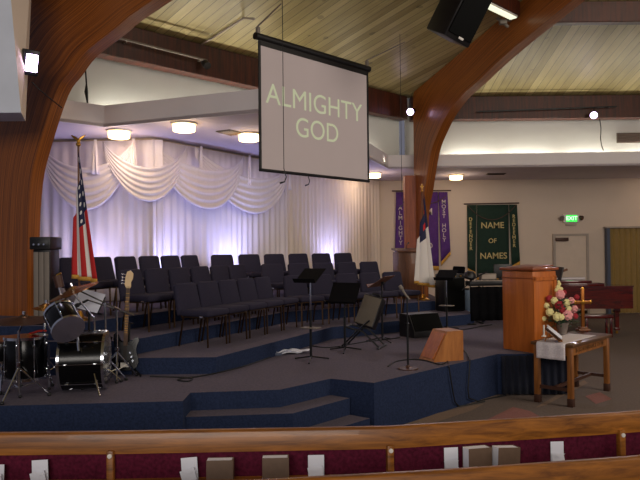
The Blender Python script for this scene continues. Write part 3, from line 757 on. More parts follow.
# ------------------------------------------------------------------ flags
def flag(px, base, ztop, cloth, label, hoist, fly, finial, side, drift, spread):
    t = thing('flag', label, 'flag', base); h = ztop-base[2]
    MB().lathe([(0, 0), (.13, 0), (.13, .02), (.06, .05), (.03, .12), (0, .12)]).build('stand', M['gold'], t)
    MB().tube([(0, 0, .1), (0, 0, h-.1)], .013, 8).build('pole', M['podium'], t)
    f = MB()
    if finial == 'eagle':
        f.ball((0, 0, h-.07), .03); f.ball((0, 0, h-.03), .022, sc=(1, 1, 1.6)); f.tube([(0, 0, h-.02), (.05, 0, h+.02), (.09, 0, h+.05)], [.015, .018, .004]); f.tube([(0, 0, h-.02), (-.05, 0, h+.02), (-.09, 0, h+.05)], [.015, .018, .004])
    else:
        f.ball((0, 0, h-.1), .025); f.box((0, 0, h-.03), (.018, .018, .14)); f.box((0, 0, h-.01), (.07, .018, .018))
    f.build('finial', M['gold'], t)
    zt = h-.16
    def fn(u, v):
        # u along the fly (hanging down), v along the hoist
        z = zt-hoist*v*(1-.38*u)-fly*u*(1-.36*v)
        wd = .07+spread*((zt-z)/1.75)
        x = side*wd*(v-.42+.17*math.sin(v*PI*4))+drift*(zt-z)
        y = -.06-.045*math.cos(v*PI*4)*min(1, .3+u)-.02*u
        return Vector((x, y, z))
    c = MB().sheet(fn, 40, 48).build('cloth', cloth, t, thick=.004, ang=80)
    MB().sheet(lambda u, v: fn(1, u)+Vector((0, 0, -.05*v)), 40, 1).build('fringe', M['goldf'], c, thick=.01)
    return t
p = at_z(79.5, 300, 1.2); Yf = 8.4; q = at_y(79, 250, Yf)
flag(0, (q.x, Yf, ZR[2]), at_y(78, 139, Yf).z, M['usflag'], 'red and white striped flag with starred blue corner drooping on pole', .85, 1.62, 'eagle', -1, .085, .27)
q = at_z(423.5, 300, ZR[1])
flag(0, (q.x, q.y, ZR[1]), at_y(423, 186, q.y).z, M['cflag'], 'white flag with blue corner and red cross drooping before wooden column', .92, 1.84, 'cross', -1, .02, .34)

# ------------------------------------------------------------------ drum kit
def dz(px, py, y): return at_y(px, py, y)
def drum(name, label, c, axis, r, L, shell, heads, lugs, legs=None, hoop=M['chrome']):
    t = thing(name, label, 'drum', c); Mx = along((0, 0, 0), axis)
    MB().lathe([(r*.97, -L/2), (r, -L/2+.01), (r, L/2-.01), (r*.97, L/2)], 40, Mx).build('shell', shell, t)
    for s_ in (-1, 1):
        MB().lathe([(r*1.0, s_*(L/2)-.013), (r*1.04, s_*(L/2)-.013), (r*1.04, s_*(L/2)+.013), (r*1.0, s_*(L/2)+.013)], 40, Mx).build('hoop', hoop, t)
        MB().lathe([(0, s_*(L/2+.006)), (r*1.0, s_*(L/2+.006)), (r*1.0, s_*(L/2)), (0, s_*(L/2))], 40, Mx).build('head', heads[0 if s_ < 0 else 1], t)
    for i in range(lugs):
        a = 2*PI*i/lugs
        bb = MB(); bb.tube([Mx @ Vector((r*1.035*math.cos(a), r*1.035*math.sin(a), k9*(L/2+.015))) for k9 in (-1, 1)], .005, 5)
        for s_ in (-1, 1):
            p = Vector((r*1.03*math.cos(a), r*1.03*math.sin(a), s_*(L/2-.07))); bb.box(Mx @ p, (.016, .016, .04), rot=(Mx.to_3x3() @ Matrix.Rotation(a, 3, 'Z')), bevel=.005)
            pass
        bb.build('lug', M['chrome'], t)
    return t, Mx
def tripod(t, x, y, z0, ztop, spread=.26, m=None, a0=0.3, r=.012, hub=.3):
    m = m or M['chrome']
    MB().tube([(x, y, z0+.06), (x, y, ztop)], r, 8).build('pole', m, t)
    for k in range(3):
        a = a0+2*PI*k/3; e_ = Vector((x+spread*math.cos(a), y+spread*math.sin(a), z0+.015))
        l = MB().tube([(x, y, z0+hub), e_], .009, 6).tube([(x, y, z0+.1), Vector((x, y, z0+hub)).lerp(e_, .55)], .006, 5).build('leg', m, t)
        MB().ball(e_, .02).build('rubber_foot', M['black'], l)
    MB().lathe([(.018, -.02), (.024, -.02), (.024, .02), (.018, .02)], 10, Matrix.Translation((x, y, z0+hub+.03))).build('collar', m, t)
c = dz(85, 362.5, 6.78); c.z = ZS+.30
t, Mx = drum('bass_drum', 'large black bass drum lying on its side with chrome hoops', c, (.985, .17, 0), .285, .42, M['blackgl'], (M['black'], M['black']), 8)
for s_ in (-1, 1):
    p = Vector((.14-.04*s_, s_*.25, -.1)); MB().tube([p, p+Vector((.10, s_*.14, -.19))], .01, 6).build('spur', M['chrome'], t)
c = dz(64, 321, 6.42); t, Mx = drum('rack_tom', 'small black tom drum tilted to show its pale lower head', c, (-.56, .62, .55), .152, .24, M['blackgl'], (M['drumhead'], M['white']), 6)
MB().tube([(0, .02, -.05), (.1, .08, -.18), (.12, .06, -.30)], .014, 8).build('mount_arm', M['chrome'], t)
c = dz(26, 358, 6.62); c.z = ZS+.36
t, Mx = drum('floor_tom', 'upright black floor drum at left below the wide dark cymbal', c, (0, 0, 1), .20, .40, M['blackgl'], (M['drumhead'], M['white']), 8)
for k_ in range(3):
    a = R(-80+120*k_); e_ = Vector((.225*math.cos(a), .225*math.sin(a), 0)); l = MB().tube([e_+Vector((0, 0, .1)), e_+Vector((0, 0, -.345))], .009, 6).build('leg', M['chrome'], t); MB().ball(e_+Vector((0, 0, -.345)), .016).build('rubber_foot', M['black'], l)
c = dz(2, 362, 6.75); c.z = ZS+.42
t, Mx = drum('snare_drum', 'black snare drum cut by left edge of the view', c, (.05, -.05, 1), .17, .2, M['blackgl'], (M['drumhead'], M['white']), 8)
tripod(t, 0, 0, -.42, -.11, .2, a0=.9, hub=.2)
def cymbal(label, c, axis, r, m, base, a0=.4):
    t = thing('cymbal_stand', label, 'cymbal', (base[0], base[1], ZS)); o_ = Vector((base[0], base[1], ZS)); cc = Vector(c)-o_
    tripod(t, 0, 0, 0, min(.72, cc.z-.1), .27, a0=a0)
    MB().tube([(0, 0, min(.7, cc.z-.12)), cc*.98+Vector((0, 0, -.02)), cc+Vector(axis).normalized()*.06], .009, 8).build('boom', M['chrome'], t)
    Mx = along(cc, axis)
    MB().lathe([(0, .035), (.03, .03), (.055, .012), (.07, .008), (r*.6, -.006), (r, -.025), (r, -.028), (r*.6, -.01), (.07, .003), (.03, .024), (0, .03)], 48, Mx).build('cymbal', m, t)
    MB().lathe([(0, .07), (.014, .07), (.016, .04), (0, .035)], 10, Mx).build('wing_nut', M['chrome'], t)
    return t
c = dz(73, 289.5, 6.9); cymbal('bright brass cymbal steeply tilted above the drums', c, (-.32, -.16, .9), .262, M['bronzecym'], (c.x+.18, c.y+.12))
c = dz(24, 318, 6.6); cymbal('wide dark cymbal lying level at left over the floor drum', c, (.02, -.06, 1), .29, mat('dark_cymbal_bronze', (92, 64, 36), .4, 1.0, var=.15), (dz(29, 400, 6.6).x, 6.38))
c = dz(46, 306.5, 6.95); cymbal('small brass cymbal between the dark cymbal and tilted drum', c, (.1, -.05, 1), .13, M['bronzecym'], (c.x-.1, c.y+.2), 1.2)
c = dz(38, 329, 6.72); tag(MB().sheet(lambda u, v: Vector((c.x+(u-.5)*.13, c.y+(v-.5)*.12, ZS+.588+.035*u*math.sin(u*2.6)+.008*math.sin(v*6))), 10, 8).build('red_cloth', M['red'], thick=.008), 'small red cloth lying on the upright floor drum', 'cloth')
# stick holder
c = dz(58.5, 281, 7.1); t = thing('stick_holder', 'brown cup-shaped holder standing up behind the tilted brass cymbal', 'stick holder', c)
MB().lathe([(0, -.07), (.045, -.07), (.05, .06), (.04, .06), (.038, -.05), (0, -.05)], 16, along((0, 0, 0), (-.25, 0, 1))).build('cup', M['brownm'], t)
MB().tube([(.0, 0, -.06), (.06, .02, -.3), (.06, .02, -.82)], .01, 6).build('clamp_pole', M['chrome'], t)
MB().tube([(-.02, 0, .06), (.03, 0, .085)], .012, 6).build('clip', M['gold'], t)
# boom microphone stands at the drums
def boom(label, base, ph, tip, mic_axis):
    t = thing('microphone_boom_stand', label, 'microphone stand', (base[0], base[1], ZS)); o_ = Vector((base[0], base[1], ZS))
    tripod(t, 0, 0, 0, ph, .24, M['blackm'] if 0 else M['chrome'], a0=.8)
    tp = Vector(tip)-o_; h_ = Vector((0, 0, ph)); MB().tube([h_+(h_-tp)*.35, h_, tp], .008, 6).build('boom_arm', M['black'], t)
    d = Vector(mic_axis).normalized(); MB().tube([h_+(h_-tp)*.36, h_+(h_-tp)*.60], .014, 8).build('counterweight', M['chrome'], t)
    MB().tube([tp, tp+d*.1, tp+d*.11, tp+d*.16], [.012, .015, .024, .02], 10).build('microphone', M['black'], t)
b0 = dz(105.5, 352, 7.05); boom('tripod boom microphone stand reaching over the tilted drum', (b0.x, 7.05), dz(105, 303, 7.05).z-ZS, dz(80, 291, 6.95), (-.8, -.2, -.3))
b0 = dz(117, 345, 7.3); boom('boom microphone stand beside the guitar, chrome counterweight showing', (b0.x, 7.3), dz(116.5, 309.5, 7.3).z-ZS, dz(88, 300, 7.1), (-.8, -.2, -.4))
# sheet music on a wire stand behind the drums
c = dz(89, 302, 7.3); t = thing('wire_music_stand', 'folding music stand behind drums holding white pages', 'music stand', (c.x, c.y, ZS)); hh = c.z-ZS
tripod(t, 0, 0, 0, hh-.05, .22, M['blackm'])
Rt = Euler((R(-28), R(14), R(-8))).to_matrix()
MB().box((0, .02, hh), (.30, .006, .2), rot=Rt).box((0, .0, hh-.1), (.3, .04, .008), rot=Rt).build('desk', M['blackm'], t)
sh = MB(); Pm = Matrix.Translation((c.x, c.y-.005, ZS+hh+.005)) @ Rt.to_4x4()
for k_, (x, a) in enumerate(((-.075, .06), (.075, -.06))): sh.box(Pm @ Vector((x, -.006, .01)), (.15, .004, .23), rot=(Rt @ Euler((0, 0, a)).to_matrix()))
tag(sh.build('sheet_music', M['paper'], smooth=False), 'open white sheet music on the stand behind the drums', 'sheet music')
# cabinet with box on top next to the near arch
pc = at_y(45, 270, 8.0); ztop = at_y(45, 249.5, 8.0).z
t = thing('equipment_cabinet', 'tall narrow grey equipment cabinet standing by the near arch', 'cabinet', (pc.x, 8.05, ZR[2]))
hh = ztop-ZR[2]; wd = .20
MB().box((0, 0, hh/2), (wd, .3, hh), bevel=.01).build('body', M['blackm'], t)
for k_ in range(3): MB().box((-.064+k_*.064, -.155, hh/2), (.058, .012, hh-.06), bevel=.004).build('front_panel', M['grey'], t)
t = thing('amplifier', 'black amplifier box resting on the tall grey cabinet', 'amplifier', (pc.x, 8.05, ztop))
MB().box((0, -.02, .075), (.25, .36, .15), bevel=.012).build('case', M['black'], t)
MB().box((0, -.205, .075), (.21, .012, .1), bevel=.004).build('faceplate', M['blackm'], t)
for x in (-.06, 0, .06): MB().lathe([(0, 0), (.014, 0), (.012, .02), (0, .02)], 10, along((x, -.21, .06), (0, -1, 0))).build('knob', M['chrome'], t)

# ------------------------------------------------------------------ bass guitar on its stand
g = at_z(124.8, 376, ZS); t = thing('bass_guitar', 'black bass guitar with pale headstock upright beside the drum kit', 'guitar', (g.x, g.y, ZS+.06), R(6))
body = [(.0, 0), (.08, .005), (.13, .04), (.15, .10), (.135, .17), (.115, .225), (.125, .28), (.145, .335), (.135, .37), (.10, .37), (.065, .335), (.035, .32), (-.035, .32), (-.06, .345), (-.085, .40), (-.115, .425), (-.14, .405), (-.14, .35), (-.12, .27), (-.115, .22), (-.14, .15), (-.15, .09), (-.125, .03), (-.07, .003)]
tl = Matrix.Rotation(R(-8), 4, 'X') @ Matrix.Rotation(R(1.5), 4, 'Y'); MX = tl @ Matrix.Rotation(PI/2, 4, 'X')
MB().prism(body, -.02, .02, M=MX).build('body', M['blackgl'], t)
MB().prism([(-.09, .14), (.02, .10), (.09, .16), (.08, .27), (.0, .30), (-.07, .33)], .021, .024, M=MX).build('pickguard', M['black'], t)
MB().prism([(-.022, .28), (.022, .28), (.02, .93), (-.02, .93)], .022, .04, M=MX).build('neck', M['ebony'], t)
b = MB()
for k_ in range(14): b.box(MX @ Vector((0, .92-.62*(1-.94**(k_+1))*1.0/.58*.8, .041)), (.04, .003, .0015), rot=(tl.to_3x3()))
b.build('fret', M['gold'], t)
MB().prism([(-.02, .93), (.02, .93), (.03, .95), (.028, 1.0), (.048, 1.04), (.05, 1.10), (.02, 1.135), (-.02, 1.12), (-.035, 1.06), (-.04, .97)], .012, .03, M=MX).build('headstock', M['cream'], t)
for k_ in range(4):
    b = MB(); p = MX @ Vector((-.036, .98+k_*.035, .02)); b.tube([p, MX @ Vector((-.07, .985+k_*.035, .02))], .006, 6); b.ball(MX @ Vector((-.075, .985+k_*.035, .02)), .013); b.build('tuner', M['chrome'], t)
MB().prism([(-.045, .04), (.045, .04), (.045, .09), (-.045, .09)], .022, .036, M=MX).build('bridge', M['white'], t)
for k_, (x, z) in enumerate(((.055, .20), (.075, .155), (.09, .11))): MB().lathe([(0, 0), (.014, 0), (.012, .022), (0, .022)], 12, MX @ Matrix.Translation((x, z, .022))).build('knob', M['chrome'], t)
b = MB()
for k_ in range(4): b.tube([MX @ Vector((-.016+.0107*k_, .07, .038)), MX @ Vector((-.014+.0095*k_, .95, .044))], .0012, 4)
b.build('strings', M['bronze'], t)
MB().tube([(-.14, -.03, .39), (-.16, -.05, .30), (-.15, -.05, .12), (-.1, -.0, .03)], .016, 6).build('strap', M['blackcloth'], t)
t = thing('guitar_stand', 'black tubular stand under the bass guitar', 'guitar stand', (g.x, g.y+.05, ZS))
MB().tube([(0, .1, .06), (0, .14, .58)], .013, 8).build('pole', M['blackm'], t)
for x, y in ((-.2, -.12), (.2, -.12), (0, .3)): MB().tube([(0, .1, .12), (x, y, .012)], .012, 8).build('leg', M['blackm'], t)
for x in (-.11, .11): MB().tube([(0, .1, .2), (x, .05, .03), (x, -.13, .035), (x, -.13, .075)], .010, 8).build('cradle', M['blackm'], t)
MB().tube([(-.06, .08, .58), (0, .14, .58), (.06, .08, .58)], .010, 8).build('yoke', M['blackm'], t)

# ------------------------------------------------------------------ music stands
def music_stand(px, py, deskpx, deskpy, wpx, rot, tilt, mdesk, label, tray=True, zb=ZS):
    p = at_z(px, py, zb); t = thing('music_stand', label, 'music stand', (p.x, p.y, zb), rot); hd = at_y(deskpx, deskpy, p.y).z-zb
    MB().tube([(0, 0, .03), (0, 0, hd*.6)], .016, 8).build('pole', M['blackm'], t)
    MB().tube([(0, 0, hd*.55), (0, 0, hd-.02)], .011, 8).build('upper_pole', M['chrome'] if tray else M['blackm'], t)
    for k_ in range(3):
        a = R(-90+120*k_+25); MB().tube([(0, 0, .06), (.13*math.cos(a), .13*math.sin(a), .035), (.25*math.cos(a), .25*math.sin(a), .012)], .010, 6).build('leg', M['blackm'], t)
    wd = wpx/660*p.y; Rm = Euler((R(tilt), 0, 0)).to_matrix()
    d = MB().box((0, 0, hd), (wd, .006, .32), rot=Rm, bevel=.002, seg=1).build('desk', mdesk, t)
    MB().box(Vector((0, 0, hd))+Rm @ Vector((0, -.03, -.16)), (wd, .06, .006), rot=Rm).build('lip', mdesk, d)
    MB().lathe([(0, -.03), (.022, -.03), (.022, .03), (0, .03)], 12, along((0, .02, hd-.02), (1, 0, 0))).build('tilt_joint', M['blackm'], t)
    if tray == 'tray':
        MB().box((.0, 0, .42), (.24, .14, .012), bevel=.003).build('accessory_tray', M['grey'], t)
    return t
music_stand(311, 361, 313, 275.5, 25, R(-30), -58, M['matte'], 'black music stand with chrome pole standing nearest the choir steps', 'tray')
music_stand(345, 351.5, 342, 293, 32, R(-32), -30, M['matte'], 'wide black music stand seen edge-on beside the tilted grey amplifier', False)
music_stand(382.5, 341.5, 382, 281.5, 26, R(-120), -58, M['podium'], 'music stand with desk coloured lit-brown, sloping towards the white flag', False)  # brown look of the lit desk is put into its colour
music_stand(447, 330, 449, 275, 20, R(-30), -58, M['matte'], 'black music stand farthest back, just right of the white flag', 'tray')

# ------------------------------------------------------------------ tilted amp on folding stand, mic stand, monitors, paper
p = at_z(364, 346, ZS); t = thing('amp_stand', 'black folding crossed-leg stand under the tilted grey amplifier', 'amplifier stand', (p.x, p.y-.1, ZS), R(-20))
for y in (-.15, .15):
    MB().tube([(-.30, y, .015), (-.05, y, .26), (.12, y, .40)], .013, 6).build('leg', M['blackm'], t)
    MB().tube([(.26, y, .015), (.02, y, .24), (-.24, y, .30)], .013, 6).build('leg', M['blackm'], t)
for x in (-.30, .26): MB().tube([(x, -.22, .015), (x, .22, .015)], .016, 6).build('foot_bar', M['black'], t)
MB().tube([(-.24, -.15, .30), (-.24, .15, .30)], .013, 6).build('cross_bar', M['blackm'], t)
t2 = thing('guitar_amplifier', 'small grey amplifier tilted back on the black folding stand', 'amplifier'); 
t2.matrix_world = Matrix.Translation((p.x-.02, p.y-.1, ZS+.32)) @ Matrix.Rotation(R(-24), 4, 'Z') @ Matrix.Rotation(R(-22), 4, 'X') @ Matrix.Rotation(R(14), 4, 'Y')
MB().box((0, .09, .23), (.30, .16, .46), bevel=.015).build('cabinet', M['black'], t2)
MB().box((0, .0, .22), (.275, .02, .43), bevel=.006).build('grille', M['ampgrey'], t2)
MB().tube([(-.08, .09, .46), (-.06, .09, .50), (.06, .09, .50), (.08, .09, .46)], .012, 6).build('handle', M['black'], t2)
p = at_z(408, 369, ZS); t = thing('microphone_stand', 'straight microphone stand with round base at front of stage', 'microphone stand', (p.x, p.y, ZS))
MB().lathe([(0, 0), (.12, 0), (.12, .012), (.03, .028), (.018, .05), (0, .05)], 24).build('base', M['brownm'], t)
hz = at_y(406, 297, p.y).z-ZS
MB().tube([(0, 0, .04), (0, 0, hz*.6)], .013, 8).build('pole', M['blackm'], t); MB().tube([(0, 0, hz*.58), (0, 0, hz)], .009, 8).build('upper_pole', M['blackm'], t)
MB().lathe([(0, -.03), (.018, -.03), (.018, .03), (0, .03)], 10, Matrix.Translation((0, 0, hz*.6))).build('clutch', M['blackm'], t)
MB().tube([(.03, 0, hz-.03), (-.02, 0, hz+.03), (-.055, 0, hz+.09), (-.062, 0, hz+.10), (-.085, 0, hz+.135)], [.010, .013, .016, .026, .02], 10).build('microphone', M['grey'], t)
# black wedge monitor
p = at_z(423, 337, ZS); t = thing('stage_monitor', 'black wedge stage monitor lying in front of the choir risers', 'stage monitor', (p.x, p.y+.15, ZS), R(28))
Mw = Matrix.Rotation(PI/2, 4, 'X') @ Matrix.Identity(4)
MY = basis((0, -1, 0), (0, 0, 1), (-1, 0, 0))
prof = [(-.2, 0), (.2, 0), (.2, .10), (.06, .36), (-.2, .36)]
MB().prism(prof, -.29, .29, M=MY).build('cabinet', M['black'], t)
MB().hexa([MY @ Vector(v) for v in ((.202, .105, -.27), (.202, .105, .27), (.212, .112, .27), (.212, .112, -.27), (.065, .355, -.27), (.065, .355, .27), (.078, .362, .27), (.078, .362, -.27))]).build('grille', M['grille'], t)
for s_ in (-1, 1): MB().box((s_*.294, 0, .2), (.012, .12, .05), bevel=.004).build('handle', M['blackm'], t)
# wooden wedge monitor
p = at_z(444, 362, ZS); t = thing('stage_monitor', 'plywood wedge stage monitor at front edge of the stage', 'stage monitor', (p.x+.02, p.y+.21, ZS), R(112))
prof = [(-.20, 0), (.24, 0), (.03, .37), (-.20, .37)]
MB().prism(prof, -.17, .17, M=basis((0, 1, 0), (0, 0, 1), (1, 0, 0)) ).build('cabinet', M['wedgewood'], t)
MBY = basis((0, 1, 0), (0, 0, 1), (1, 0, 0))
MB().hexa([MBY @ Vector(v) for v in ((.222, .03, -.15), (.222, .03, .15), (.232, .038, .15), (.232, .038, -.15), (.048, .34, -.15), (.048, .34, .15), (.058, .348, .15), (.058, .348, -.15))]).build('grille', M['lectern'], t)
# loose paper on the stage floor
p = at_z(290, 353.5, ZS); b = MB()
for k_, (x, y, a) in enumerate(((0, 0, .3), (.12, .05, -.2), (-.14, -.03, .7))):
    b.sheet(lambda u, v, x=x, y=y, a=a, k_=k_: Vector((p.x+x+(u-.5)*.3*math.cos(a)-(v-.5)*.2*math.sin(a), p.y+y+(u-.5)*.3*math.sin(a)+(v-.5)*.2*math.cos(a), ZS+.012+.012*k_+.02*abs(math.sin(u*4+k_)))), 8, 6)
tag(b.build('crumpled_paper', M['paper'], thick=.003), 'crumpled white paper lying on the stage floor by choir riser', 'paper')
p = at_z(276, 355.5, ZS); tag(MB().box((p.x, p.y, ZS+.02), (.14, .10, .04), rot=(0, 0, .4), bevel=.008).build('adapter', M['jamb']), 'small dark blue power adapter beside the crumpled paper', 'adapter')
# cables
def floor_cable(pix, z, label, r=.008):
    pts = []
    for x, y in pix: q = at_z(x, y, z); q.z = z+r; pts.append(q)
    sm = []
    for i in range(len(pts)-1):
        p0, p1, p2, p3 = (pts[max(0, min(len(pts)-1, j))] for j in (i-1, i, i+1, i+2))
        for s_ in range(4):
            tt = s_/4; sm.append(.5*((2*p1)+(-p0+p2)*tt+(2*p0-5*p1+4*p2-p3)*tt*tt+(-p0+3*p1-3*p2+p3)*tt**3))
    sm.append(pts[-1]); return sm
cable('cable', floor_cable([(150, 377), (180, 378), (192, 379), (188, 382), (178, 380), (205, 376), (240, 368), (270, 358)], ZS, ''), .008, 'black cable on stage floor along the lowest choir riser')
cable('cable', floor_cable([(388, 367), (396, 362), (412, 360), (425, 361), (440, 365), (446, 363)], ZS, ''), .008, 'black cable looped between microphone stand and wooden monitor')
cable('cable', floor_cable([(310, 346), (330, 348), (360, 343), (385, 340), (400, 338)], ZS, ''), .008, 'black cable on stage floor behind the music stands')
cable('cable', floor_cable([(450, 332), (470, 329), (480, 327), (492, 325)], ZS, ''), .008, 'black cable on stage floor leading to the keyboard')
def face(px, py):                     # just off the slanting stage front
    n = Vector((.7071, -.7071)); P = Vector((.55, 6.95))+n*.02; return at_line(px, py, P, UL)
def drape_cable(tops, pix, tail, label):
    pts = floor_cable(tops, ZS, '')+[face(x, y) for x, y in pix]+floor_cable(tail, 0, ''); cable('cable', pts, .008, label)
drape_cable([(443, 356), (447, 360)], [(449, 367), (451, 380), (453, 392), (455, 402)], [(459, 407), (470, 405), (485, 402)], 'black cable hanging down stage front nearer the steps')
drape_cable([(462, 349), (467, 354)], [(470, 360), (469, 375), (468, 388), (469, 398)], [(478, 402), (490, 399), (506, 396)], 'black cable hanging down stage front nearer the lectern')

# ------------------------------------------------------------------ back of stage: podium, amps, keyboard
p = at_y(407, 250, 13.95); t = thing('podium', 'plain brown wooden podium behind the white flag', 'podium', (p.x, 13.95, ZR[1]), R(10)); hh = p.z-ZR[1]
MB().box((0, 0, hh/2-.02), (.50, .42, hh-.04), bevel=.008).build('body', M['podium'], t)
MB().box((0, -.02, hh), (.56, .5, .04), rot=(R(6), 0, 0), bevel=.008).build('top', M['podium'], t)
MB().tube([(-.0, .1, hh), (.02, .05, hh+.12), (.03, -.02, hh+.15)], [.006, .006, .02], 8).build('reading_lamp', M['black'], t)
p = at_z(456, 321, ZS); t = thing('bass_amplifier', 'black amplifier cabinet behind the farthest music stand', 'amplifier', (2.53, 12.9, ZR[0]), R(20))
MB().box((0, 0, .36), (.46, .36, .72), bevel=.02).build('cabinet', M['black'], t); MB().box((0, -.185, .34), (.4, .012, .6), bevel=.004).build('grille', M['grille'], t)
for x in (-.12, 0, .12): MB().lathe([(0, 0), (.018, 0), (.015, .02), (0, .02)], 10, along((x, -.185, .68), (0, -1, 0))).build('knob', M['gold'], t)
# tall padded black office-type chair back
p = at_z(462, 318, ZS); t = thing('stage_chair', 'black chair standing behind the black amplifier cabinet', 'chair', (2.66, 13.75, ZR[0]), R(-70))
MB().box((0, 0, .46), (.44, .44, .07), bevel=.025).build('seat', M['blackcloth'], t)
o_ = MB().box((0, 0, .17), (.42, .06, .34), bevel=.025).build('backrest', M['blackcloth'], t); o_.location = (0, .22, .5); o_.rotation_euler = (R(-8), 0, 0)
for x in (-.19, .19):
    MB().tube([(x, -.19, .44), (x, -.2, 0)], .012, 6).build('leg', M['grey'], t); MB().tube([(x, .19, .44), (x, .22, 0)], .012, 6).build('leg', M['grey'], t)
# keyboard on stand
p = at_z(490, 324, ZS); kz = at_y(490, 283, p.y+.2).z-ZS
t = thing('keyboard', 'long electronic keyboard behind the tall wooden lectern', 'keyboard', (p.x+.25, p.y+.2, ZS+kz-.05), R(4))
MB().box((0, 0, .05), (1.25, .3, .09), bevel=.012).build('case', M['blackm'], t)
MB().box((0, -.06, .098), (1.15, .16, .012)).build('white_keys', M['frame'], t)
b = MB()
for k_ in range(34):
    if k_ % 7 not in (2, 6): b.box((-.56+k_*.0335, -.03, .108), (.016, .09, .014))
b.build('black_keys', M['black'], t)
t = thing('keyboard_stand', 'black crossed-leg stand carrying the electronic keyboard', 'keyboard stand', (p.x+.25, p.y+.2, ZS), R(4))
for y in (-.12, .12):
    MB().tube([(-.4, y, .02), (.38, y, kz-.06)], .018, 8).build('leg', M['blackm'], t); MB().tube([(.4, y, .02), (-.38, y, kz-.06)], .018, 8).build('leg', M['blackm'], t)
for x in (-.4, .4): MB().tube([(x, -.2, .02), (x, .2, .02)], .016, 6).build('foot_bar', M['blackm'], t)
tag(MB().sheet(lambda u, v: Vector((p.x-.36+1.2*u, p.y+.2-.22-.02*math.sin(u*45)-.01*v+.07*u, ZS+kz-.055-(kz-.12)*v)), 60, 4).build('keyboard_dark_sheet', M['blackcloth'], thick=.006, ang=80), 'black sheet added to darken the space below the keyboard', 'cloth')  # added sheet that makes the space under the keyboard read dark
pb = at_y(487.5, 277.5, p.y+.33); t = thing('mixer', 'grey mixer box standing on the electronic keyboard', 'mixer', (pb.x, pb.y, ZS+kz+.042), R(4))
MB().box((0, 0, .07), (.3, .16, .13), bevel=.01).build('case', M['grey'], t); MB().box((0, -.082, .075), (.26, .01, .08)).build('faceplate', M['frame'], t)
pb = at_y(500, 277, p.y+.35); t = thing('monitor', 'black monitor standing on the keyboard just left of lectern', 'monitor', (pb.x+.06, pb.y, ZS+kz+.042), R(4))
MB().box((0, 0, .17), (.36, .05, .27), bevel=.012).build('screen', M['black'], t); MB().box((0, 0, .02), (.14, .12, .03), bevel=.005).build('foot', M['black'], t)
p2 = at_y(470, 275, p.y); t = thing('boom_lamp', 'dark dome-shaped head on thin stand left of the keyboard', 'lamp stand', (p2.x, p.y, ZS)); hh = p2.z-ZS
MB().tube([(0, 0, 0.02), (0, 0, hh-.05)], .010, 6).build('pole', M['blackm'], t); MB().lathe([(0, 0), (.12, 0), (.1, .02), (0, .03)], 20).build('base', M['blackm'], t)
MB().lathe([(0, .08), (.06, .07), (.1, .03), (.115, -.03), (.09, -.07), (0, -.08)], 20, along((0, 0, hh), (.15, -.2, 1))).build('head', M['black'], t)
MB().tube([(-.15, 0, hh-.28), (.02, 0, hh-.1), (.32, 0, hh+.06)], [.01, .01, .016], 6).build('boom_arm', M['blackm'], t)
for px, lab in ((473.5, 'pale blue cylindrical container below the keyboard, farther from the lectern'), (483, 'pale blue cylindrical container below the keyboard, nearer the lectern')):
    q = at_z(px, 318, ZS); t = thing('container', lab, 'container', (q.x, q.y+.55, ZS), 0, 'pale blue containers under the keyboard')
    MB().lathe([(0, 0), (.10, 0), (.12, .05), (.13, .3), (.11, .48), (.06, .53), (0, .53)], 20).build('body', M['bluegrey'], t); MB().lathe([(0, .53), (.05, .53), (.05, .57), (0, .57)], 14).build('cap', M['black'], t)

# ------------------------------------------------------------------ lectern
pA, pB = at_z(503.8, 353, ZS), at_z(535, 357, ZS); d = (pB-pA); d.z = 0
wid = .52; ang = R(-57); zt = at_y(520, 267.5, 8.7).z
px_ = Vector((math.cos(ang), math.sin(ang))); py_ = Vector((-math.sin(ang), math.cos(ang)))
fl = Vector((2.44, 8.93)); ce = Vector((2.88, 9.13))
t = thing('lectern', 'tall orange-brown oak lectern behind the white-clothed table', 'lectern', (ce.x, ce.y, ZS), ang); hh = zt-ZS
MB().box((0, 0, (hh-.06)/2), (.52, .48, hh-.06), bevel=.006).build('body', M['lectern'], t)
b = MB()
for x in (-.235, .235): b.box((.265, x*.9, hh*.5), (.02, .05, hh-.25))
b.box((.265, 0, hh-.16), (.02, .48, .05)); b.box((.265, 0, .08), (.02, .48, .14)); b.build('side_frame', M['lectern'], t)
MB().box((0, 0, hh-.15), (.535, .5, .016), bevel=.003).build('rail', M['lectern_dark'], t)
MB().box((0, 0, hh-.03), (.58, .54, .04), bevel=.010).build('top', M['lectern_dark'], t)
MB().box((0, .02, hh), (.48, .4, .02), rot=(R(4), 0, 0), bevel=.004).build('book_rest', M['lectern_dark'], t)
# dark pleated skirt on the stage front under the lectern
def fn(u, v): return Vector((2.36+.9*u, 8.70-.03-.018*math.sin(u*60)-.02*v, .02+(ZS-.03)*(1-v)))
tag(MB().sheet(fn, 120, 4).build('stage_skirt', mat('navy_skirt_cloth', (18, 22, 38), .95, var=.15, scale=20), thick=.004, ang=80), 'dark pleated skirt on stage front below the lectern', 'stage skirt')

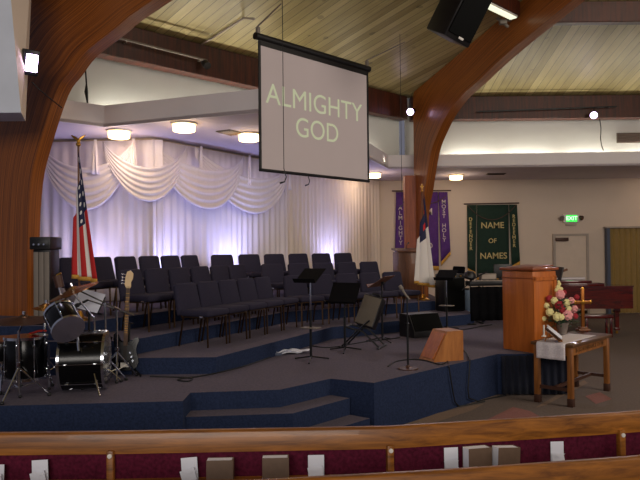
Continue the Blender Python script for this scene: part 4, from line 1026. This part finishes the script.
# ------------------------------------------------------------------ communion table with cloth, flowers, cross, book
tA = Vector((2.64, 8.26)); tB = Vector((3.02, 7.90)); 
ex = Vector((.68, .733)).normalized(); ey = Vector((-.733, .68)).normalized()    # long axis, and depth axis
LX, LYd = 1.32, .54; org = Vector((3.02, 7.93)); cen = org+ex*LX/2+ey*LYd/2; TA = math.atan2(ex.y, ex.x); TH = .76
t = thing('communion_table', 'long wooden table standing on floor below the lectern', 'table', (cen.x, cen.y, 0), TA)
MB().box((0, 0, TH-.02), (LX, LYd, .04), bevel=.008).build('tabletop', M['tabletop'], t)
b = MB()
for y in (-1, 1): b.box((0, y*(LYd/2-.06), TH-.095), (LX-.16, .025, .11))
for x in (-1, 1): b.box((x*(LX/2-.06), 0, TH-.095), (.025, LYd-.16, .11))
b.build('apron', M['tablewood'], t, smooth=False)
for x in (-1, 1):
    for y in (-1, 1):
        l = MB().box((x*(LX/2-.06), y*(LYd/2-.06), (TH-.04)/2), (.065, .065, TH-.04), bevel=.006).build('leg', M['tablewood'], t)
        MB().box((x*(LX/2-.06), y*(LYd/2-.06), .05), (.072, .072, .10), bevel=.004).build('foot_cap', M['brownm'], l)
b = MB()
for x in (-1, 1): b.box((x*(LX/2-.06), 0, .2), (.03, LYd-.14, .04))
b.box((0, 0, .2), (LX-.12, .03, .04)); b.build('stretcher', M['brownm'], t, smooth=False)
text('lettering', 'IN REMEMBRANCE OF ME', .075, M['tabletop'], (0, -LYd/2+.046, TH-.098), RX, t, .002, sx=1.1)
# runner: lies over the left end and hangs down
def fn(u, v):
    x0_ = -LX/2-.012; wv = (v-.5)*.36; run = .98+.2
    s_ = u*run
    if s_ < .2: return Vector((x0_-.008-.006*math.sin(v*14), wv, TH+.004-(.2-s_)))
    return Vector((x0_+(s_-.2), wv, TH+.006))
o_ = tag(MB().sheet(fn, 40, 16).build('table_runner', M['lace'], thick=.004, ang=60), 'white lace runner over the table, hanging down its near end', 'table runner'); o_.location = (cen.x, cen.y, 0); o_.rotation_euler = (0, 0, TA)
def ontable(px, py): return at_z(px, py, TH+.012)
p = ontable(562.5, 333.5); ZT = TH+.010
t = thing('flower_arrangement', 'pink, red and cream flower arrangement in grey vase on table', 'flowers', (p.x, p.y, ZT))
MB().lathe([(0, 0), (.06, 0), (.055, .02), (.075, .09), (.085, .15), (.075, .15), (.065, .1), (0, .08)], 24).build('vase', M['stone'], t)
sc = p.y/660
rnd = random.Random(4)
def bloom(px, py, r, m, dy=-.02):
    q = at_y(px, py, p.y+dy)-Vector((p.x, p.y, ZT)); b = MB()
    r = r*1.15; b.ball(q, r*.6, 2)
    for ring, nn, rr, dz_ in ((0, 5, .5, .25), (1, 7, .8, 0)):
        for k_ in range(nn):
            a = 2*PI*k_/nn+ring; nrm_ = Vector((math.cos(a)*rr, -.55+.3*ring, math.sin(a)*rr+dz_*.3))
            b.ball(q+nrm_*r*.75, r*.5, 1, (1, .6, 1))
    b.build('flower', m, t); return q
stems = MB(); leaves = MB()
for px, py, r, m, dy in [(560, 294.5, .055, 'pink', 0), (567.5, 315, .06, 'pink', -.08), (574, 309, .045, 'pink', -.02), (571, 300.5, .04, 'pink', 0), (549, 298.5, .04, 'crim', 0), (576.5, 297, .032, 'crim', .03), (559, 305, .05, 'crim', -.06), (563, 310.5, .045, 'crim', -.06), (575, 316, .035, 'crim', -.02), (564, 292.5, .03, 'crim', .03),
      (554, 300.5, .042, 'yel', -.03), (566.5, 302.5, .042, 'yel', -.06), (549.5, 312, .048, 'yel', -.04), (557, 316.5, .052, 'yel', -.10), (568, 308.5, .038, 'yel', -.07), (546.5, 305.5, .034, 'yel', 0), (543.5, 318.5, .032, 'yel', 0), (561, 317, .038, 'yel', -.12)]:
    q = bloom(px, py, r, M[m], dy); stems.tube([(0, 0, .13), q*.5+Vector((0, 0, .08)), q], .004, 5)
q = None
for px, py, r in ((558, 287.5, .03), (559, 284, .024), (556.5, 290, .026), (561, 289, .024), (558.5, 281.5, .016)): q = bloom(px, py, r, M['yel'], .02)
stems.tube([(0, 0, .13), q], .004, 5)
stems.build('stems', M['leaf'], t)
for k_ in range(170):
    a = rnd.uniform(0, 2*PI); h_ = rnd.uniform(.10, .46); rad = rnd.uniform(.04, .19)*(1-.5*max(0, h_-.25)/.21)
    c = Vector((math.cos(a)*rad, math.sin(a)*rad*.7, h_)); d = Vector((math.cos(a), math.sin(a), rnd.uniform(-.3, .7))).normalized(); sd = d.cross(Vector((0, 0, 1))).normalized()*rnd.uniform(.012, .02); L_ = rnd.uniform(.06, .11)
    v = [leaves.bm.verts.new(x) for x in (c, c+d*L_*.5+sd, c+d*L_, c+d*L_*.5-sd)]; leaves.bm.faces.new(v)
leaves.build('leaves', M['leaf'], t, thick=.002)['kind'] = 'stuff'
p = ontable(583, 330.5); t = thing('cross', 'brass-coloured standing cross on stepped base, on the table', 'cross', (p.x, p.y, ZT), TA+R(-40)); ch = at_y(582, 289, p.y).z-ZT
MB().box((0, 0, .014), (.17, .12, .028), bevel=.004).box((0, 0, .04), (.11, .08, .026), bevel=.004).build('base', M['podium'], t)
MB().box((0, 0, ch/2+.02), (.046, .028, ch-.04), bevel=.006).box((0, 0, ch*.68), (.22, .028, .046), bevel=.006).build('cross_bars', M['brass'], t)
MB().box((0, -.012, ch*.68), (.06, .02, .06), rot=(0, R(45), 0), bevel=.004).build('medallion', M['gold'], t)
for x, z in ((-.11, ch*.68), (.11, ch*.68), (0, ch)): MB().box((x, 0, z), (.044, .026, .044), rot=(0, R(45), 0), bevel=.006).build('finial', M['gold'], t)
# open book on stand
p = ontable(557, 341.5); t = thing('book_stand', 'brown wooden book stand on the white runner', 'book stand', (p.x, p.y+.02, ZT), R(72))
ba = R(40)
MB().box((0, .045, .082), (.26, .012, .22), rot=(R(-50), 0, 0), bevel=.003).build('back', M['tablewood'], t)
MB().box((0, -.045, .016), (.26, .045, .012), bevel=.003).build('ledge', M['tablewood'], t)
MB().box((0, .11, .06), (.05, .012, .13), rot=(R(20), 0, 0), bevel=.003).build('strut', M['tablewood'], t)
t2 = thing('open_book', 'open gilt-edged book lying on the wooden book stand', 'book'); t2.matrix_world = Matrix.Translation((p.x, p.y+.02, ZT)) @ Matrix.Rotation(R(72), 4, 'Z') @ Matrix.Translation((0, .035, .105)) @ Matrix.Rotation(R(-50), 4, 'X')
MB().box((0, -.002, 0), (.30, .006, .23), bevel=.002).build('cover', M['podium'], t2)
for s_ in (-1, 1): MB().sheet(lambda u, v, s_=s_: Vector((s_*.142*u, -.012-.014*math.sin(min(1, u*1.15)*PI*.85+.25), (v-.5)*.215)), 10, 2).build('page', M['paper'], t2, thick=.01)
MB().box((0, -.010, -.112), (.27, .02, .007)).build('gilt_edge', M['gold'], t2)
p = ontable(545.5, 337); t = thing('candlestick', 'small white candlestick left of the open book on the table', 'candlestick', (p.x, p.y+.06, ZT))
MB().lathe([(0, 0), (.035, 0), (.03, .012), (.012, .02), (.010, .07), (.018, .08), (0, .08)], 16).build('holder', M['white'], t); MB().lathe([(0, .08), (.011, .08), (.011, .15), (0, .15)], 12).build('candle', M['white'], t)

# ------------------------------------------------------------------ grand piano and bench
P0 = Vector((5.05, 14.55)); t = thing('grand_piano', 'dark red mahogany grand piano before the folding door', 'piano', (P0.x, P0.y, 0), R(-2))
out = [(0, -.05), (.0, 1.4), (.5, 1.4), (.85, 1.28), (1.15, .98), (1.4, .78), (1.7, .68), (1.86, .45), (1.88, .2), (1.78, .0), (1.6, -.05)]
sm = []
for i in range(len(out)):
    p0, p1, p2, p3 = (Vector(out[j % len(out)]) for j in (i-1, i, i+1, i+2))
    if i in (0, 1, 10): sm.append(tuple(p1)); continue
    for s_ in range(4):
        tt = s_/4; sm.append(tuple(.5*((2*p1)+(-p0+p2)*tt+(2*p0-5*p1+4*p2-p3)*tt*tt+(-p0+3*p1-3*p2+p3)*tt**3)))
MB().prism(sm, .58, 1.05).build('rim', M['mahog'], t)
big = [((x-.9)*1.015+.9, (y-.6)*1.02+.6) for x, y in sm]
MB().prism([q for q in big if q[0] > .38]+[(.38, 1.4), (.38, -.06)][::1] if False else big, 1.05, 1.075).build('lid', M['mahog'], t)
MB().box((.62, .66, 1.105), (1.15, 1.3, .06), bevel=.008).box((.50, .66, 1.165), (.86, 1.26, .06), bevel=.008).build('front_lid', M['mahog'], t)
MB().box((-.12, .67, .72), (.32, 1.42, .08), bevel=.01).build('key_bed', M['mahog'], t); MB().box((-.15, .67, .765), (.16, 1.24, .015)).build('keys', M['white'], t)
for y in (-.02, 1.36): MB().box((-.12, y, .80), (.32, .05, .14), bevel=.01).build('key_block', M['mahog'], t)
for x, y in ((.12, .08), (.12, 1.3), (1.55, .28)):
    l = MB().box((x, y, .52), (.13, .13, .10), bevel=.01).lathe([(.055, .08), (.062, .50)], 4, Matrix.Translation((x, y, 0)) @ Matrix.Rotation(PI/4, 4, 'Z')).box((x, y, .10), (.11, .11, .05), bevel=.01).build('leg', M['mahog'], t)
    MB().lathe([(0, 0), (.03, 0), (.03, .06), (0, .06)], 12, Matrix.Translation((x, y, 0))).build('caster', M['gold'], l)
b = MB()
for y in (.57, .77): b.tube([(.25, y, .57), (.25, y, .14)], .018, 8)
b.box((.22, .67, .12), (.14, .28, .06), bevel=.01); b.build('pedal_lyre', M['mahog'], t)
b = MB()
for y in (.6, .67, .74): b.box((.10, y, .10), (.14, .03, .012), bevel=.004)
b.build('pedals', M['gold'], t)
b = MB().box((.36, .67, 1.34), (.03, .8, .30), rot=(0, R(14), 0), bevel=.006); b.build('music_desk', M['black'], t)
q = at_y(584, 277.5, P0.y+.55); tag(MB().box((5.62, P0.y+.6, 1.197+.024), (.80, .30, .045), rot=(0, 0, R(6)), bevel=.006).build('music_folder', M['lace']), 'pale flat music folder lying on top of the grand piano', 'folder')
q = at_y(578, 274, P0.y+.7); t = thing('desk_lamp', 'small wooden slanting lamp standing on the grand piano', 'lamp', (5.62, P0.y+.98, 1.197))
MB().lathe([(0, 0), (.07, 0), (.06, .02), (0, .025)], 16).tube([(0, 0, .02), (0, 0, .12)], .01, 6).build('stem', M['podium'], t); MB().box((.03, 0, .16), (.34, .05, .05), rot=(0, R(-20), 0), bevel=.008).build('shade', M['podium'], t)
t = thing('piano_bench', 'dark wooden bench tucked beneath the grand piano', 'bench', (5.95, P0.y-.28, 0), R(0))
MB().box((0, 0, .44), (.62, .32, .07), bevel=.012).build('seat', M['mahog'], t)
for x in (-.26, .26):
    for y in (-.12, .12): MB().box((x, y, .2), (.045, .045, .41), bevel=.005).build('leg', M['mahog'], t)

# ------------------------------------------------------------------ pews with racks, cards and hymnals
def pew(label, pts, ztop, posts, racks=True, low=0.0):
    t = thing('pew', label, 'pew', (0, 0, 0)); nf = None
    def strip(bb, z0, z1, y0, y1, mi=None):
        off = []
        for i, p in enumerate(pts):
            a = pts[max(0, i-1)]; c = pts[min(len(pts)-1, i+1)]; d = (c-a).normalized(); off.append(Vector((-d.y, d.x)))
        return off
    offs = strip(None, 0, 0, 0, 0)
    def ext(prof, m, name):
        b = MB(); rings = []
        for p, n in zip(pts, offs): rings.append([b.bm.verts.new((p.x+n.x*y, p.y+n.y*y, z)) for y, z in prof])
        k_ = len(prof)
        for A_, B_ in zip(rings, rings[1:]):
            for i in range(k_): b.bm.faces.new((A_[i], A_[(i+1) % k_], B_[(i+1) % k_], B_[i]))
        b.bm.faces.new(rings[0][::-1]); b.bm.faces.new(rings[-1]); return b.build(name, m, t, ang=40)
    z = ztop
    ext([(-.0, z-.112), (.0, z-.012), (.006, z-.003), (.014, z), (.036, z), (.044, z-.004), (.048, z-.014), (.048, z-.112)], M['oak'], 'top_rail')
    ext([(.012, .30), (.012, z-.112), (.04, z-.112), (.04, .30)], M['burg'], 'back_panel')
    ext([(.02, .36), (.02, .44), (.50, .44), (.50, .36)], M['burg'], 'seat_cushion')
    ext([(.02, .0), (.02, .36), (.48, .36), (.48, .32), (.06, .32), (.06, .0)], M['oak'], 'seat_base')
    for x in posts:
        for p, q in zip(pts, pts[1:]):
            if p.x <= x <= q.x: 
                f = (x-p.x)/(q.x-p.x); c = p.lerp(q, f); d = (q-p).normalized(); n = Vector((d.y, -d.x)); c = c+n*.004
                a = math.atan2(d.y, d.x)
                l = MB().box((c.x, c.y, (z-.09)/2), (.036, .04, z-.09), rot=(0, 0, a), bevel=.006).build('post', M['oak'], t)
                e_ = c+n*.02; MB().lathe([(0, 0), (.012, 0), (.011, .006), (0, .008)], 12, along((e_.x, e_.y, z-.115), (n.x, n.y, 0))).build('screw_cap', M['white'], l)
    return t, ext
V2 = lambda x, y: Vector((x, y))
ppts = [V2(-4.2, 3.42), V2(-1.1, 3.42), V2(.35, 3.462), V2(1.66, 3.70), V2(3.2, 4.05)]
def sub(pts, n=5):
    r = []
    for p, q in zip(pts, pts[1:]):
        for i in range(n): r.append(p.lerp(q, i/n))
    return r+[pts[-1]]
t, ext = pew('burgundy-backed oak pew in front, its back holding cards and hymnals', sub(ppts), 1.0, [-1.09, .352, 1.665])
# book rack: ledge, lip
RZ = .775
ext([(-.095, RZ-.03), (-.095, RZ-.018), (.012, RZ-.018), (.012, RZ-.03)], M['oak'], 'book_rack')
ext([(-.107, RZ-.03), (-.107, RZ+.004), (-.095, RZ+.004), (-.095, RZ-.03)], M['oak'], 'rack_lip')
npts = [V2(-2.6, 2.52), V2(-.3, 2.66), V2(.6, 2.78), V2(1.5, 2.94), V2(3.2, 3.35)]
pew('oak pew rail nearest the viewer at bottom right', sub(npts), 1.0, [1.05])
def pewline(px, py, off):
    for p, q in zip(ppts, ppts[1:]):
        d = (q-p).normalized(); n = Vector((d.y, -d.x)); h_ = at_line(px, py, p+n*off, d)
        if p.x-.01 <= h_.x <= q.x+.01: return h_, math.atan2(d.y, d.x)
def card(px, top, wpx, label, lab2, tilt=0, half=1):
    h_, a = pewline(px, top, .012+.02); wd = wpx/660*h_.y; hh = h_.z-(RZ-.016)
    o_ = MB().box((0, 0, hh/2), (wd, .002, hh), rot=(R(-4), R(tilt), 0)).build('visitor_card', M['paper'], smooth=False); o_.location = (h_.x, h_.y, RZ-.017); o_.rotation_euler = (0, 0, a)
    tag(o_, label, 'card', 'cards in the pew rack')
    b = MB().box((0, 0, hh*.27), (wd*.92, .003, hh*.54), rot=(R(-10), R(tilt*2-9), 0)).prism([(-wd*.44, hh*.53), (wd*.44, hh*.53), (0, hh*.36)], 0, .001, M=Matrix.Rotation(R(6), 4, 'Y') @ Matrix.Translation((0, -.012, 0)) @ Matrix.Rotation(PI/2-R(10), 4, 'X'))
    o_ = b.build('offering_envelope', M['paper'], smooth=False); o_.location = (h_.x-.002, h_.y-.022, RZ-.017); o_.rotation_euler = (0, 0, a); tag(o_, lab2, 'envelope', 'envelopes in the pew rack')
card(1, 464.5, 6, 'white card in pew rack cut by left edge of the view', 'white envelope in pew rack cut by left edge of the view')
card(40, 460, 16, 'white card in pew rack below the drum kit', 'white envelope in pew rack below the drum kit', -3)
card(189.5, 457.5, 16, 'white card in pew rack just left of the first hymnal', 'white envelope in pew rack just left of the first hymnal', -4)
card(316, 455, 16, 'white card in pew rack right of the second hymnal', 'white envelope in pew rack right of the second hymnal')
card(451, 447.5, 14.5, 'white card in pew rack left of the paired hymnals', 'white envelope in pew rack left of the paired hymnals', 1)
card(557, 441.5, 14, 'white card in pew rack right of paired hymnals, below the table', 'white envelope in pew rack right of paired hymnals, below the table', 2)
def hymnal(px, top, wpx, label, tilt=0, yaw=0):
    h_, a = pewline(px, top, .012+.05); wd = wpx/660*h_.y; hh = h_.z-(RZ-.016)
    t = thing('hymnal', label, 'book', (h_.x, h_.y-.0, RZ-.017), a+R(yaw), 'hymnals in the pew rack')
    Mt = Euler((R(-3), R(tilt), 0)).to_matrix()
    for y in (-.031, .031): MB().box(Mt @ Vector((0, y, hh/2)), (wd, .003, hh), rot=Mt, bevel=.001, seg=1).build('cover', M['book'], t)
    MB().box(Mt @ Vector((wd/2-.001, 0, hh/2)), (.004, .064, hh), rot=Mt).build('spine', M['book'], t)
    MB().box(Mt @ Vector((-.002, 0, hh/2-.001)), (wd-.006, .058, hh-.002), rot=Mt).build('page_block', M['paper'], t)
hymnal(220, 459, 26, 'brown hymnal standing alone, left of centre in the pew rack')
hymnal(275.5, 456.5, 26, 'brown hymnal standing alone near centre of the pew rack')
hymnal(477, 447, 26, 'brown hymnal in pew rack, left one of the side-by-side pair', 2, 8)
hymnal(505, 446.5, 25, 'brown hymnal in pew rack, right leaning one of the pair', 5, 8)
